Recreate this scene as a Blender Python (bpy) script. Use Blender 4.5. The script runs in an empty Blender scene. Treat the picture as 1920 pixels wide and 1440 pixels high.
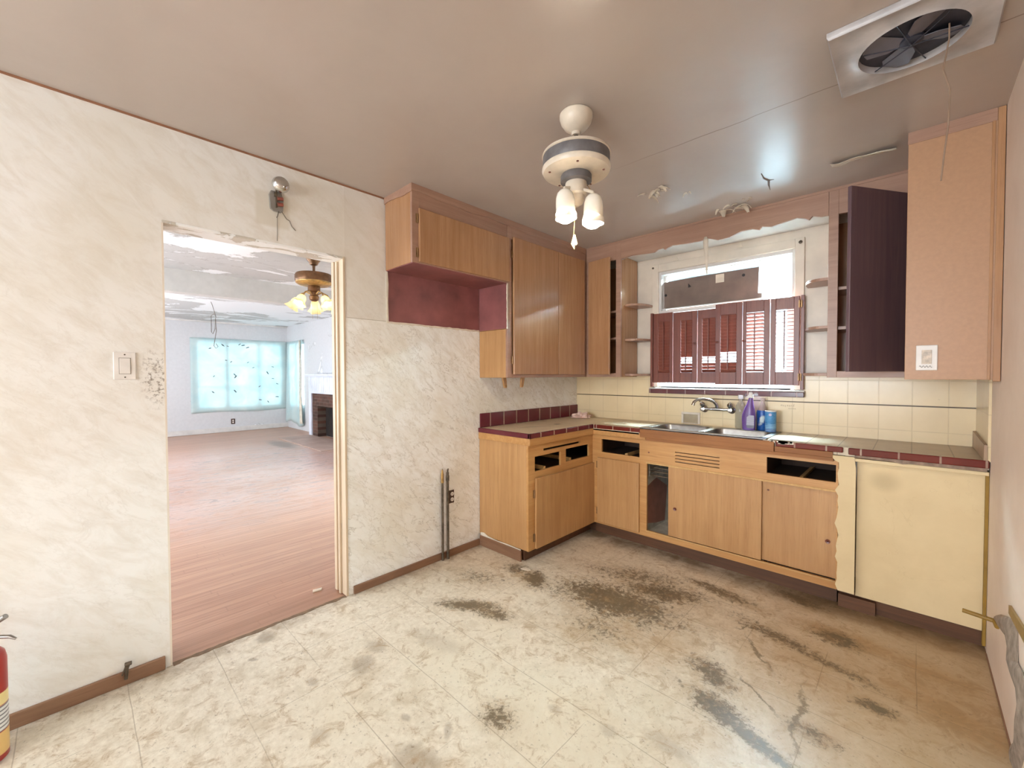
import bpy, bmesh, math, random
from mathutils import Vector, Matrix, Euler
random.seed(7)
S = bpy.context.scene
COL = S.collection
R = math.radians

EXPOSURE = 0.42; WORLD = 2.6; BULB = 185.0; BULB2 = 12.0; SUN = 8.0
# daylight entering through the windows, plus added living room fill: (name, location, direction, width, height, power, colour)
AREAS = [
    ('daylight_kitchen_window', (1.35, 1.35, 3.12), (0, -1.0, -.95), 2.6, 1.2, 5000, (.66, .9, 1)),
    ('daylight_rear_window', (1.35, -7.09, 1.5), (.0, 1, -.1), 2.0, 1.35, 100, (.84, .92, 1)),
    ('daylight_far_window', (-9.75, -.7, 1.5), (1, 0, 0), 2.4, 1.9, 45, (.85, .95, 1)),
    ('daylight_side_window', (-8.48, .85, 1.4), (0, -1, 0), 1.2, 1.7, 20, (.78, .95, 1)),
    ('fill_living_left_a', (-6.1, -4.7, 1.3), (0, 1, 0), 2.9, 1.5, 95, (.92, .95, 1)),  # this and the next: fill lights added behind made-up openings
    ('fill_living_left_b', (-2.15, -4.7, 1.3), (0, 1, 0), 2.4, 1.5, 45, (.94, .96, 1)),
]
STAIN_DARK = [
  (1.179, -1.329, 0.300, 0.150, 10, 0.95),
  (1.333, -1.059, 0.240, 0.100, 20, 0.8),
  (1.252, -1.617, 0.160, 0.120, 0, 0.45),
  (1.130, -0.973, 0.280, 0.100, 20, 0.6),
  (0.671, -1.456, 0.110, 0.070, -20, 0.95),
  (0.509, -1.435, 0.100, 0.060, 0, 0.7),
  (0.604, -1.950, 0.160, 0.050, 35, 0.9),
  (0.767, -1.907, 0.100, 0.050, 20, 0.8),
  (0.408, -1.684, 0.160, 0.090, 20, 0.5),
  (1.603, -0.804, 0.200, 0.050, -10, 0.75),
  (1.972, -0.580, 0.120, 0.050, -20, 0.8),
  (1.878, -1.753, 0.100, 0.060, -20, 0.95),
  (1.999, -1.810, 0.240, 0.030, -19, 0.95),
  (2.165, -0.876, 0.100, 0.060, -10, 0.85),
  (1.809, -1.574, 0.100, 0.060, -30, 0.8),
  (1.289, -2.387, 0.070, 0.060, 0, 0.6),
  (1.916, -1.278, 0.160, 0.012, -52, 0.9),
  (1.800, -1.100, 0.080, 0.012, 60, 0.9),
  (1.983, -1.558, 0.160, 0.010, -35, 0.85),
  (2.129, -1.604, 0.320, 0.012, -88, 0.85),
  (2.176, -1.641, 0.070, 0.040, 0, 0.7),
  (2.339, -1.317, 0.060, 0.035, 0, 0.8),
  (1.962, -1.069, 0.200, 0.050, -15, 0.7),
  (2.153, -1.130, 0.180, 0.040, -15, 0.6),
  (2.423, -0.193, 0.500, 0.050, -10, 0.5),
  (2.111, -0.487, 0.200, 0.060, 0, 0.6),
]
STAIN_GREY = [
  (0.633, -2.599, 0.100, 0.070, -30, 0.8),
  (0.556, -2.496, 0.090, 0.060, 0, 0.6),
  (0.091, -2.844, 0.070, 0.050, 0, 0.85),
  (0.227, -2.939, 0.030, 0.015, 40, 0.9),
  (1.213, -2.702, 0.140, 0.080, 20, 0.75),
  (0.578, -2.802, 0.050, 0.030, 0, 0.6),
  (0.723, -2.270, 0.250, 0.070, 10, 0.35),
  (1.823, -2.053, 0.120, 0.050, 0, 0.5),
  (1.630, -2.144, 0.050, 0.040, 0, 0.5),
  (0.081, -3.000, 0.020, 0.010, 0, 0.9),
  (0.876, -2.891, 0.060, 0.040, 0, 0.5),
  (1.425, -2.202, 0.040, 0.030, 0, 0.5),
  (1.198, -2.553, 0.050, 0.020, -40, 0.6),
  (1.030, -2.629, 0.030, 0.020, 0, 0.7),
]
STAIN_RUST = [
  (2.578, -1.196, 0.220, 0.120, -20, 0.9),
  (2.410, -0.886, 0.400, 0.100, -10, 0.6),
  (1.466, -1.567, 0.350, 0.200, 0, 0.45),
  (1.910, -1.909, 0.100, 0.100, 0, 0.2),
  (2.254, -0.501, 0.600, 0.150, -5, 0.4),
  (2.087, -1.288, 0.350, 0.120, -10, 0.35),
  (2.510, -1.059, 0.300, 0.200, 0, 0.4),
  (1.225, -1.675, 0.300, 0.250, 0, 0.3),
]
PALE_AND_LIT = [  # paler vinyl, with pools of daylight painted in near the front
  (1.456, -2.242, 0.400, 0.300, 0, 0.8),
  (0.960, -2.309, 0.350, 0.250, 0, 0.6),
  (0.838, -2.794, 0.280, 0.160, 10, 0.45),
  (1.715, -1.926, 0.200, 0.120, 0, 0.6),
  (1.986, -0.954, 0.120, 0.040, -15, 0.5),
  (0.883, -1.999, 0.180, 0.080, 0, 0.6),
  (1.644, -2.307, 0.400, 0.200, 0, 0.6),
]

# ------------------------------------------------------------------ camera
cam_d = bpy.data.cameras.new('camera'); cam = bpy.data.objects.new('camera', cam_d); COL.objects.link(cam)
F, YAW, PIT, ROL = 785.4548, R(43.6909), R(-1.2988), R(-0.1719)
fw = Vector((-math.sin(YAW)*math.cos(PIT), math.cos(YAW)*math.cos(PIT), math.sin(PIT)))
rt = Vector((math.cos(YAW), math.sin(YAW), 0)); up = rt.cross(fw)
r2 = rt*math.cos(ROL) + up*math.sin(ROL); u2 = -rt*math.sin(ROL) + up*math.cos(ROL)
m = Matrix((r2, u2, -fw)).transposed().to_4x4(); m.translation = Vector((2.4289, -3.4912, 1.3236))
cam.matrix_world = m
cam_d.sensor_width = 36; cam_d.lens = F/1920*36; cam_d.clip_start = 0.02; cam_d.clip_end = 200
S.camera = cam

# ------------------------------------------------------------------ world, exposure, daylight
S.view_settings.view_transform = 'Standard'; S.view_settings.look = 'None'
S.view_settings.exposure = EXPOSURE; S.view_settings.gamma = 1; S.view_settings.use_curve_mapping = False
w = bpy.data.worlds.new('sky'); S.world = w; w.use_nodes = True
bg = w.node_tree.nodes['Background']; bg.inputs[0].default_value = (0.72, 0.87, 1, 1); bg.inputs[1].default_value = WORLD

def area(name, loc, direction, sx, sy, power, color):
    l = bpy.data.lights.new(name, 'AREA'); l.shape = 'RECTANGLE'; l.size = sx; l.size_y = sy
    l.energy = power; l.color = color
    o = bpy.data.objects.new(name, l); COL.objects.link(o); o.location = loc
    o.rotation_euler = Vector(direction).to_track_quat('-Z', 'Y').to_euler()
    return o
for a in AREAS: area(*a)
sl = bpy.data.lights.new('sun', 'SUN'); sl.energy = SUN; sl.angle = R(1); sl.color = (.93, .98, 1)
so = bpy.data.objects.new('sun', sl); COL.objects.link(so); so.location = (3, -12, 12); so.rotation_euler = Vector((-.12, .62, -1)).to_track_quat('-Z', 'Y').to_euler()

# ------------------------------------------------------------------ material helpers
def lin(c):
    if max(c) > 1.0001: c = [v/255 for v in c]
    return tuple(((v/12.92) if v <= .04045 else ((v+.055)/1.055)**2.4) for v in c[:3]) + (1,)
class NT:
    def __init__(s, name, origin=None):
        s.m = bpy.data.materials.new(name); s.m.use_nodes = True; s.t = s.m.node_tree; s.n = s.t.nodes; s.l = s.t.links
        s.b = s.n['Principled BSDF']; s.out = s.n['Material Output']
        s.P = s.n.new('ShaderNodeTexCoord').outputs['Object']
        if origin is not None:   # shift to room coordinates for parts whose origin is their thing's base
            a = s.n.new('ShaderNodeVectorMath'); a.operation = 'ADD'; s.l.new(s.P, a.inputs[0]); a.inputs[1].default_value = origin; s.P = a.outputs[0]
    def set(s, sock, v):
        if hasattr(v, 'is_linked') or hasattr(v, 'links'): s.l.new(v, sock)
        elif isinstance(v, (tuple, list)) and len(v) in (3, 4) and sock.type == 'RGBA': sock.default_value = lin(v)
        else: sock.default_value = v
    def co(s, scale=(1, 1, 1), rot=(0, 0, 0), loc=(0, 0, 0), vt='POINT', src=None):
        mp = s.n.new('ShaderNodeMapping'); mp.vector_type = vt
        s.l.new(src or s.P, mp.inputs[0])
        mp.inputs['Location'].default_value = loc; mp.inputs['Rotation'].default_value = rot; mp.inputs['Scale'].default_value = scale
        return mp.outputs[0]
    def noise(s, scale=5, detail=4, rough=.55, dist=0, vec=None):
        n = s.n.new('ShaderNodeTexNoise'); s.l.new(vec or s.P, n.inputs['Vector'])
        n.inputs['Scale'].default_value = scale; n.inputs['Detail'].default_value = detail
        n.inputs['Roughness'].default_value = rough; n.inputs['Distortion'].default_value = dist
        return n.outputs['Fac']
    def vor(s, scale=5, feature='F1', vec=None, out='Distance'):
        n = s.n.new('ShaderNodeTexVoronoi'); n.feature = feature; s.l.new(vec or s.P, n.inputs['Vector'])
        n.inputs['Scale'].default_value = scale
        return n.outputs[out]
    def math(s, op, a, b=0.0, c=None, clamp=False):
        n = s.n.new('ShaderNodeMath'); n.operation = op; n.use_clamp = clamp
        s.set(n.inputs[0], a); s.set(n.inputs[1], b)
        if c is not None: s.set(n.inputs[2], c)
        return n.outputs[0]
    def mr(s, v, a, b, c=0.0, d=1.0, smooth=False):
        n = s.n.new('ShaderNodeMapRange'); s.l.new(v, n.inputs[0]); n.clamp = True
        if smooth: n.interpolation_type = 'SMOOTHSTEP'
        for i, x in zip((1, 2, 3, 4), (a, b, c, d)): n.inputs[i].default_value = x
        return n.outputs[0]
    def mix(s, f, a, b):
        n = s.n.new('ShaderNodeMix'); n.data_type = 'RGBA'
        s.set(n.inputs['Factor'], f); s.set(n.inputs['A'], a) if False else None
        s.set(n.inputs[6], a); s.set(n.inputs[7], b)
        return n.outputs[2]
    def sep(s, v=None):
        n = s.n.new('ShaderNodeSeparateXYZ'); s.l.new(v or s.P, n.inputs[0]); return n.outputs
    def line(s, coord, period, offset, width):
        """1 on a thin line every `period` along coord"""
        a = s.math('SUBTRACT', coord, offset); a = s.math('DIVIDE', a, period)
        a = s.math('FRACT', a); a = s.math('SUBTRACT', a, .5); a = s.math('ABSOLUTE', a); a = s.math('SUBTRACT', .5, a)
        return s.mr(a, width/period*.6, width/period, 1, 0)
    def bump(s, h, strength=.2, dist=.01):
        n = s.n.new('ShaderNodeBump'); n.inputs['Strength'].default_value = strength; n.inputs['Distance'].default_value = dist
        s.l.new(h, n.inputs['Height']); s.l.new(n.outputs[0], s.b.inputs['Normal'])
    def blob(s, loc, r, ang, noisefac, soft=(1.0, .45), amt=1.0, rough=1.1):
        v = s.co(scale=(r[0], r[1], r[2] if len(r) > 2 else 1), rot=(0, 0, R(ang)) if not isinstance(ang, tuple) else ang, loc=loc, vt='TEXTURE')
        ln = s.n.new('ShaderNodeVectorMath'); ln.operation = 'LENGTH'; s.l.new(v, ln.inputs[0])
        d = s.math('MULTIPLY_ADD', noisefac, rough, ln.outputs['Value'])
        return s.mr(d, soft[0]+rough*.5, soft[1]+rough*.5, 0, amt, True)
    def done(s, color, rough=.5, metal=0.0, spec=None):
        s.set(s.b.inputs['Base Color'], color); s.set(s.b.inputs['Roughness'], rough); s.set(s.b.inputs['Metallic'], metal)
        if spec is not None: s.b.inputs['Specular IOR Level'].default_value = spec
        return s.m
MATS = {}
def plain(name, c, rough=.5, metal=0, var=.1, scale=12, bump=0, spec=None):
    t = NT(name); n = t.noise(scale, 5)
    d = [v*(1-var) for v in c]; b = [min(255, v*(1+var*.6)) for v in c]
    m = t.done(t.mix(t.mr(n, .3, .7), d, b), rough, metal, spec)
    if bump: t.bump(t.noise(scale*6, 4), bump, .004)
    return m
def wood(name, c1, c2, c3, axis='z', rough=.35, bump=.05, k=1.0):
    """streaky veneer; grain runs along `axis`"""
    t = NT(name); sc = {'x': (1.2, 28, 28), 'y': (28, 1.2, 28), 'z': (28, 28, 1.2)}[axis]
    v = t.co(scale=[q*k for q in sc])
    n1 = t.noise(1, 5, .6, .4, v); n2 = t.noise(4.5, 4, .7, .2, v); n3 = t.noise(1.7, 3)
    col = t.mix(t.mr(n1, .3, .7), c1, c2)
    col = t.mix(t.mr(n2, .52, .75, 0, .55), col, c3)
    col = t.mix(t.mr(n3, .42, .75, 0, .45), col, c3)
    t.bump(n2, bump, .002)
    return t.done(col, rough)

# ------------------------------------------------------------------ mesh helpers
WORG = {}
class B:
    def __init__(s): s.bm = bmesh.new()
    def box(s, x0, x1, y0, y1, z0, z1, mi=0, mat=None):
        vs = [s.bm.verts.new((x, y, z)) for x in (x0, x1) for y in (y0, y1) for z in (z0, z1)]
        if mat: [setattr(v, 'co', mat @ v.co) for v in vs]
        for f in ((0, 1, 3, 2), (4, 6, 7, 5), (0, 4, 5, 1), (2, 3, 7, 6), (0, 2, 6, 4), (1, 5, 7, 3)):
            fc = s.bm.faces.new([vs[i] for i in f]); fc.material_index = mi
        return s
    def prism(s, poly, axis, a, b, mi=0):
        """poly: 2-D outline in the two other axes (in xyz order), extruded a..b along axis"""
        def P(q, t):
            return {'x': (t, q[0], q[1]), 'y': (q[0], t, q[1]), 'z': (q[0], q[1], t)}[axis]
        lo = [s.bm.verts.new(P(q, a)) for q in poly]; hi = [s.bm.verts.new(P(q, b)) for q in poly]
        n = len(poly)
        s.bm.faces.new(lo).material_index = mi; s.bm.faces.new(hi[::-1]).material_index = mi
        for i in range(n):
            s.bm.faces.new((lo[i], hi[i], hi[(i+1) % n], lo[(i+1) % n])).material_index = mi
        return s
    def lathe(s, prof, c=(0, 0, 0), n=28, axis=(0, 0, 1), wob=None, mi=0, arc=None):
        q = Vector((0, 0, 1)).rotation_difference(Vector(axis).normalized()); c = Vector(c); rings = []
        for r, z in prof:
            if r < 1e-5: rings.append([s.bm.verts.new(c + q @ Vector((0, 0, z)))])
            else:
                ring = []
                for i in range(n):
                    a = 2*math.pi*i/n; k = 1 + (wob(a, z) if wob else 0)
                    ring.append(s.bm.verts.new(c + q @ Vector((r*k*math.cos(a), r*k*math.sin(a), z))))
                rings.append(ring)
        for A, D in zip(rings, rings[1:]):
            for i in range(n):
                j = (i+1) % n
                if len(A) == 1 and len(D) == 1: continue
                if len(A) == 1: f = (A[0], D[i], D[j])
                elif len(D) == 1: f = (A[i], A[j], D[0])
                else: f = (A[i], A[j], D[j], D[i])
                s.bm.faces.new(f).material_index = mi
        return s
    def tube(s, pts, r, n=10, cap=True, mi=0):
        pts = [Vector(p) for p in pts]; rings = []; pn = None
        for i, p in enumerate(pts):
            d = (pts[min(i+1, len(pts)-1)] - pts[max(i-1, 0)]).normalized()
            if pn is None: pn = d.orthogonal().normalized()
            pn = (pn - d*pn.dot(d)).normalized(); bn = d.cross(pn)
            rr = r[i] if isinstance(r, (list, tuple)) else r
            rings.append([s.bm.verts.new(p + (pn*math.cos(a)+bn*math.sin(a))*rr) for a in (2*math.pi*k/n for k in range(n))])
        for A, D in zip(rings, rings[1:]):
            for k in range(n): s.bm.faces.new((A[k], A[(k+1) % n], D[(k+1) % n], D[k])).material_index = mi
        if cap: s.bm.faces.new(rings[0][::-1]).material_index = mi; s.bm.faces.new(rings[-1]).material_index = mi
        return s
    def grid(s, fn, nu, nv, mi=0):
        vs = [[s.bm.verts.new(fn(i/nu, j/nv)) for j in range(nv+1)] for i in range(nu+1)]
        for i in range(nu):
            for j in range(nv): s.bm.faces.new((vs[i][j], vs[i+1][j], vs[i+1][j+1], vs[i][j+1])).material_index = mi
        return s
    def build(s, name, mats, parent=None, bevel=0, smooth=False, solid=0, subsurf=0, seg=2):
        bmesh.ops.recalc_face_normals(s.bm, faces=s.bm.faces)
        me = bpy.data.meshes.new(name); o = bpy.data.objects.new(name, me); COL.objects.link(o)
        org = Vector((0, 0, 0))
        if parent is not None:
            org = WORG[parent.name]; o.parent = parent
        for v in s.bm.verts: v.co -= org
        s.bm.to_mesh(me); s.bm.free(); WORG[o.name] = org.copy()
        for mt in (mats if isinstance(mats, (list, tuple)) else [mats]): me.materials.append(mt)
        if solid:
            md = o.modifiers.new('solid', 'SOLIDIFY'); md.thickness = solid; md.offset = 0
        if bevel:
            md = o.modifiers.new('bevel', 'BEVEL'); md.width = bevel; md.segments = seg; md.limit_method = 'ANGLE'; md.angle_limit = R(40)
        if subsurf:
            md = o.modifiers.new('sub', 'SUBSURF'); md.levels = subsurf; md.render_levels = subsurf
        if smooth:
            for f in me.polygons: f.use_smooth = True
            if hasattr(me, 'set_sharp_from_angle'): me.set_sharp_from_angle(angle=R(38))
        return o
def tag(o, label=None, cat=None, group=None, kind=None):
    if label: o['label'] = label
    if cat: o['category'] = cat
    if group: o['group'] = group
    if kind: o['kind'] = kind
    return o
def thing(name, label, cat, loc, group=None):
    o = bpy.data.objects.new(name, None); COL.objects.link(o); o.location = loc; o.empty_display_size = .05
    WORG[o.name] = Vector(loc); return tag(o, label, cat, group)
def struct(o, label): return tag(o, label, kind='structure')
def wallbox(b, axis, p0, p1, u0, u1, z0, z1, holes):
    """wall slab with rectangular openings. axis: normal axis; (u0,u1) the horizontal run; holes = (ua,ub,za,zb)"""
    def bx(ua, ub, za, zb):
        if ub-ua < 1e-4 or zb-za < 1e-4: return
        if axis == 'x': b.box(p0, p1, ua, ub, za, zb)
        else: b.box(ua, ub, p0, p1, za, zb)
    us = u0
    for (ua, ub, za, zb) in sorted(holes):
        bx(us, ua, z0, z1); bx(ua, ub, z0, za); bx(ua, ub, zb, z1); us = ub
    bx(us, u1, z0, z1)
    return b
# ------------------------------------------------------------------ materials
def m_vinyl():
    t = NT('stained_vinyl_floor')
    n_f = t.noise(38, 6, .7); n_m = t.noise(7, 6, .65, .6); n_l = t.noise(2.2, 5, .6, .3); n_e = t.noise(9, 8, .72, .8)
    n_s = t.noise(1, 6, .7, .5, t.co(scale=(26, 9, 9), rot=(0, 0, R(25))))
    c = t.mix(t.mr(n_f, .3, .7), (208, 194, 172), (234, 224, 206))
    c = t.mix(t.mr(n_m, .5, .72, 0, .5), c, (168, 146, 112))
    c = t.mix(t.mr(n_s, .6, .78, 0, .45), c, (150, 124, 90))
    x, y, z = t.sep()
    def acc(lst, soft=(1.0, .3), rough=1.3):
        f = None
        for (bx, by, rx, ry, an, st) in lst:
            q = t.blob((bx, by, 0), (rx, ry), an, t.math('SUBTRACT', n_e, .0), soft, st, rough)
            f = q if f is None else t.math('MAXIMUM', f, q)
        return f
    c = t.mix(acc(PALE_AND_LIT, (1.3, .2), .8), c, t.mix(n_f, (232, 224, 206), (214, 200, 174)))
    c = t.mix(t.mr(t.math('MULTIPLY_ADD', t.noise(2.6, 7, .68, .8), 1.6, x), 2.25, 3.2, 0, .7), c, (178, 146, 104))  # browner toward the right wall: dirt, with some dimmer lighting painted in
    c = t.mix(t.math('MULTIPLY', acc(STAIN_RUST, (1.4, .2), .9), t.mr(n_m, .25, .65, .5, 1)), c, t.mix(n_l, (160, 118, 68), (182, 142, 92)))
    c = t.mix(t.math('MULTIPLY', acc(STAIN_GREY), .62), c, (122, 101, 80))
    def cover(lst):
        f = None
        for (bx, by, rx, ry, an, st) in lst:
            q = t.blob((bx, by, 0), (rx*1.8, ry*1.8), an, n_m, (1.15, .0), st, 1.0)
            f = q if f is None else t.math('MAXIMUM', f, q)
        return f
    big = [q for q in STAIN_DARK if q[3] > .02]; thin = [q for q in STAIN_DARK if q[3] <= .02 or q[2] > .3 and q[3] < .04]
    cv = cover(big)
    c = t.mix(t.math('MULTIPLY', cv, .6), c, (142, 116, 78))
    fine = t.noise(36, 12, .82, .5)
    dk = t.mr(t.math('MULTIPLY_ADD', cv, .29, fine), .595, .70)
    c = t.mix(t.math('MULTIPLY', dk, .85), c, t.mix(n_m, (66, 54, 38), (112, 94, 66)))
    nz = t.n.new('ShaderNodeTexNoise'); t.l.new(t.P, nz.inputs['Vector']); nz.inputs['Scale'].default_value = 7; nz.inputs['Detail'].default_value = 8; nz.inputs['Roughness'].default_value = .7
    of = t.n.new('ShaderNodeVectorMath'); of.operation = 'MULTIPLY_ADD'; t.l.new(nz.outputs['Color'], of.inputs[0]); of.inputs[1].default_value = (.16, .16, 0); t.l.new(t.P, of.inputs[2])
    P0 = t.P; t.P = of.outputs[0]; tf = None
    for (bx, by, rx, ry, an, st) in thin:
        q = t.blob((bx+.08, by+.08, 0), (rx, ry), an, fine, (1.0, .3), st, .7); tf = q if tf is None else t.math('MAXIMUM', tf, q)
    t.P = P0
    c = t.mix(t.math('MULTIPLY', tf, .8), c, (92, 76, 46))
    mid = t.mr(t.math('MULTIPLY_ADD', acc(STAIN_RUST, (1.6, .1), .5), .12, t.noise(12, 9, .75, 1.0)), .53, .64, 0, .6)
    c = t.mix(mid, c, (162, 132, 94))
    spk = t.mr(t.noise(48, 5, .7), .60, .68, 0, .55); c = t.mix(spk, c, (110, 84, 56))
    sp2 = t.mr(t.noise(15, 8, .75, 1.6), .57, .66, 0, .5); c = t.mix(sp2, c, (172, 146, 112))
    # tile joints, 12 inch tiles
    wob = t.math('MULTIPLY_ADD', t.noise(3, 2), .012, -.006)
    l1 = t.line(t.math('ADD', y, wob), .305, -2.44, .0022); l2 = t.line(t.math('ADD', x, wob), .305, 1.545, .002)
    l2 = t.math('MULTIPLY', l2, t.mr(t.noise(1.6, 2), .5, .56))
    l1 = t.math('MULTIPLY', l1, t.mr(t.noise(1.1, 2), .36, .5, .25, 1))
    jl = t.math('MAXIMUM', l1, l2)
    c = t.mix(t.math('MULTIPLY', jl, .42), c, (120, 98, 68))
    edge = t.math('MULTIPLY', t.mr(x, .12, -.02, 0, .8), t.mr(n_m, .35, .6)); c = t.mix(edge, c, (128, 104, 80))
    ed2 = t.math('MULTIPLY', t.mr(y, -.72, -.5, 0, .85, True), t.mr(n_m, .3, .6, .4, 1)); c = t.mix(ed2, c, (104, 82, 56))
    t.bump(t.math('SUBTRACT', n_m, t.math('MULTIPLY', jl, .6)), .25, .004)
    return t.done(c, .38)
def m_wallpaper():
    t = NT('marbled_wallpaper')
    # diagonal veins in the wall plane (y,z)
    v = t.co(scale=(1, 2.6, 6.5), src=t.co(rot=(R(40), 0, 0))); wn = t.noise(2.0, 5, .6, 0)
    def vein(scale, off, w, src):
        n = t.noise(scale, 5, .6, .5, src); a = t.math('ABSOLUTE', t.math('SUBTRACT', n, off)); return t.mr(a, 0, w, 1, 0)
    v1 = vein(1.5, .5, .014, v); v2 = vein(3.2, .52, .018, v); v3 = t.noise(2.4, 7, .7, .5, v)
    c = t.mix(t.mr(v3, .44, .66), (247, 246, 243), (232, 227, 219))
    c = t.mix(t.mr(t.noise(1.6, 4), .45, .7, 0, .5), c, (226, 216, 194))
    x, y, z = t.sep()
    low = t.math('MULTIPLY', t.mr(z, 1.95, 1.45, .2, 1), t.mr(y, -3.2, -2.4, .3, 1))
    c = t.mix(t.math('MULTIPLY', t.math('MULTIPLY', v1, t.mr(wn, .4, .6)), t.math('MULTIPLY', low, .55)), c, (160, 146, 126))
    c = t.mix(t.math('MULTIPLY', t.math('MULTIPLY', v2, t.mr(wn, .6, .4)), t.math('MULTIPLY', low, .5)), c, (170, 156, 132))
    up_ = t.math('MULTIPLY', t.mr(z, 1.664, 1.667, 0, .5), t.mr(y, -2.376, -2.374)); c = t.mix(t.math('MAXIMUM', up_, t.mr(y, -2.374, -2.376, 0, .3)), c, (214, 205, 192))   # greyer paper above the seam, milder grey tint left of the doorway jamb
    # seam of the two lengths of paper
    sm = t.math('MULTIPLY', t.mr(t.math('ABSOLUTE', t.math('SUBTRACT', z, 1.665)), .001, .003, 1, 0), t.mr(y, -2.37, -2.36))
    c = t.mix(t.math('MULTIPLY', sm, .6), c, (150, 132, 104))
    # grime and scuffs by the switch, paint outline round the bell
    ne = t.noise(14, 7, .75, 1)
    sc = t.math('MULTIPLY', t.blob((0, -3.235, 1.31), (1, .07, .16), (0, 0, 0), ne, (1, .3), .8, 1.4), t.mr(t.noise(60, 5, .7), .5, .6))
    c = t.mix(sc, c, (120, 104, 86))
    def rect(y0, y1, z0, z1, s):
        a = t.math('MULTIPLY', t.mr(y, y0-s, y0+s), t.mr(y, y1+s, y1-s)); b = t.math('MULTIPLY', t.mr(z, z0-s, z0+s), t.mr(z, z1+s, z1-s))
        return t.math('MULTIPLY', a, b)
    c = t.mix(t.math('MULTIPLY', rect(-2.835, -2.675, 2.10, 2.275, .008), .7), c, (216, 208, 192))
    t.bump(t.noise(50, 4), .06, .002)
    return t.done(c, .32)
def m_ceiling():
    t = NT('taupe_gloss_ceiling_paint'); x, y, z = t.sep()
    n = t.noise(2, 5, .6, .3)
    c = t.mix(t.mr(n, .3, .7), (184, 171, 162), (190, 178, 169))
    sm = t.math('MULTIPLY', t.mr(t.math('ABSOLUTE', t.math('ADD', t.math('ADD', y, 1.43), t.math('MULTIPLY_ADD', t.noise(6, 2), .02, -.01))), .001, .004, 1, 0), t.mr(x, 1.2, 1.7))
    c = t.mix(t.math('MULTIPLY', sm, .7), c, (110, 96, 84))
    soot = t.blob((2.1, -1.5, 2.44), (.30, .28), 0, n, (1.4, .2), .3, .8); c = t.mix(soot, c, (150, 138, 128))
    t.bump(t.noise(60, 4), .10, .003)
    return t.done(c, .27)
def m_peel(name, base, patch, amt=.55, scale=1.6):
    t = NT(name); n = t.noise(scale, 8, .62, 1.0, t.co(scale=(1, .6, 1))); n2 = t.noise(20, 5)
    e = t.mr(n, amt-.012, amt+.012)
    c = t.mix(e, t.mix(n2, base, [v*.93 for v in base]), patch)
    rim = t.mr(t.math('ABSOLUTE', t.math('SUBTRACT', n, amt-.012)), 0, .008, .5, 0); c = t.mix(rim, c, (128, 122, 112))
    t.bump(e, .4, .004); return t.done(c, .6)
def m_boards():
    t = NT('worn_oak_strip_floor'); x, y, z = t.sep()
    idx = t.math('FLOOR', t.math('DIVIDE', x, .057))
    wn = t.n.new('ShaderNodeTexWhiteNoise'); wn.noise_dimensions = '1D'; t.l.new(idx, wn.inputs['W'])
    gr = t.noise(1, 5, .65, .4, t.co(scale=(60, 2.2, 1)))
    c = t.mix(t.math('MULTIPLY_ADD', wn.outputs['Value'], .32, t.mr(gr, .3, .7, 0, .68)), (166, 122, 100), (206, 162, 136))
    big = t.noise(.55, 5, .6, .4); glare_wear = t.math('MULTIPLY', t.mr(x, -1.2, -3.0, 0, 1, True), t.mr(x, -7.2, -5.2, 0, 1, True))  # pale mid-room glare painted into the boards, together with worn flecks
    fleck = t.noise(1, 6, .72, 1.2, t.co(scale=(9, 3.6, 1)))
    wr = t.math('MULTIPLY', glare_wear, t.mr(t.math('ADD', t.math('MULTIPLY', fleck, .75), t.math('MULTIPLY', big, .4)), .48, .62, .1, 1))
    c = t.mix(t.math('MULTIPLY', wr, .55), c, (220, 200, 196))
    c = t.mix(t.math('MULTIPLY', t.mr(fleck, .53, .62, 0, .6), glare_wear), c, (138, 118, 112))
    c = t.mix(t.blob((-6.3, -.75, 0), (.8, .22), 0, fleck, (1, .4), .8, .8), c, (128, 98, 80))
    ln = t.line(x, .057, 0, .0026)
    ends = t.line(t.math('ADD', y, t.math('MULTIPLY', wn.outputs['Value'], 1.7)), .9, 0, .004)
    c = t.mix(t.math('MULTIPLY', t.math('MAXIMUM', ln, t.math('MULTIPLY', ends, .4)), .4), c, (112, 74, 56))
    c = t.mix(t.mr(x, -.22, -.13, 0, .4), c, (140, 100, 76))
    t.bump(t.math('SUBTRACT', fleck, ln), .12, .003)
    return t.done(c, .34)
def m_tile(name, c1, c2, grout, size, rough=.2, axu='x', off=(0, 0), gw=.003, amt=.35):
    t = NT(name); s = t.sep(); u = s[{'x': 0, 'y': 1}[axu]]; z = s[2]
    c = t.mix(t.mr(t.noise(3, 5, .6), .3, .7), c1, c2)
    g = t.math('MAXIMUM', t.line(u, size, off[0], gw), t.line(z, size, off[1], gw)) if off[1] is not None else t.line(u, size, off[0], gw)
    g2 = t.math('MULTIPLY', g, t.mr(t.noise(3.3, 4), .3, .62, .25, 1))
    c = t.mix(t.math('MULTIPLY', g2, amt), c, grout)
    c = t.mix(t.mr(t.noise(26, 6, .7), .66, .76, 0, .4), c, [v*.72 for v in c2])
    t.bump(t.math('SUBTRACT', 1, g), .25, .002); return t.done(c, rough)
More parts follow.
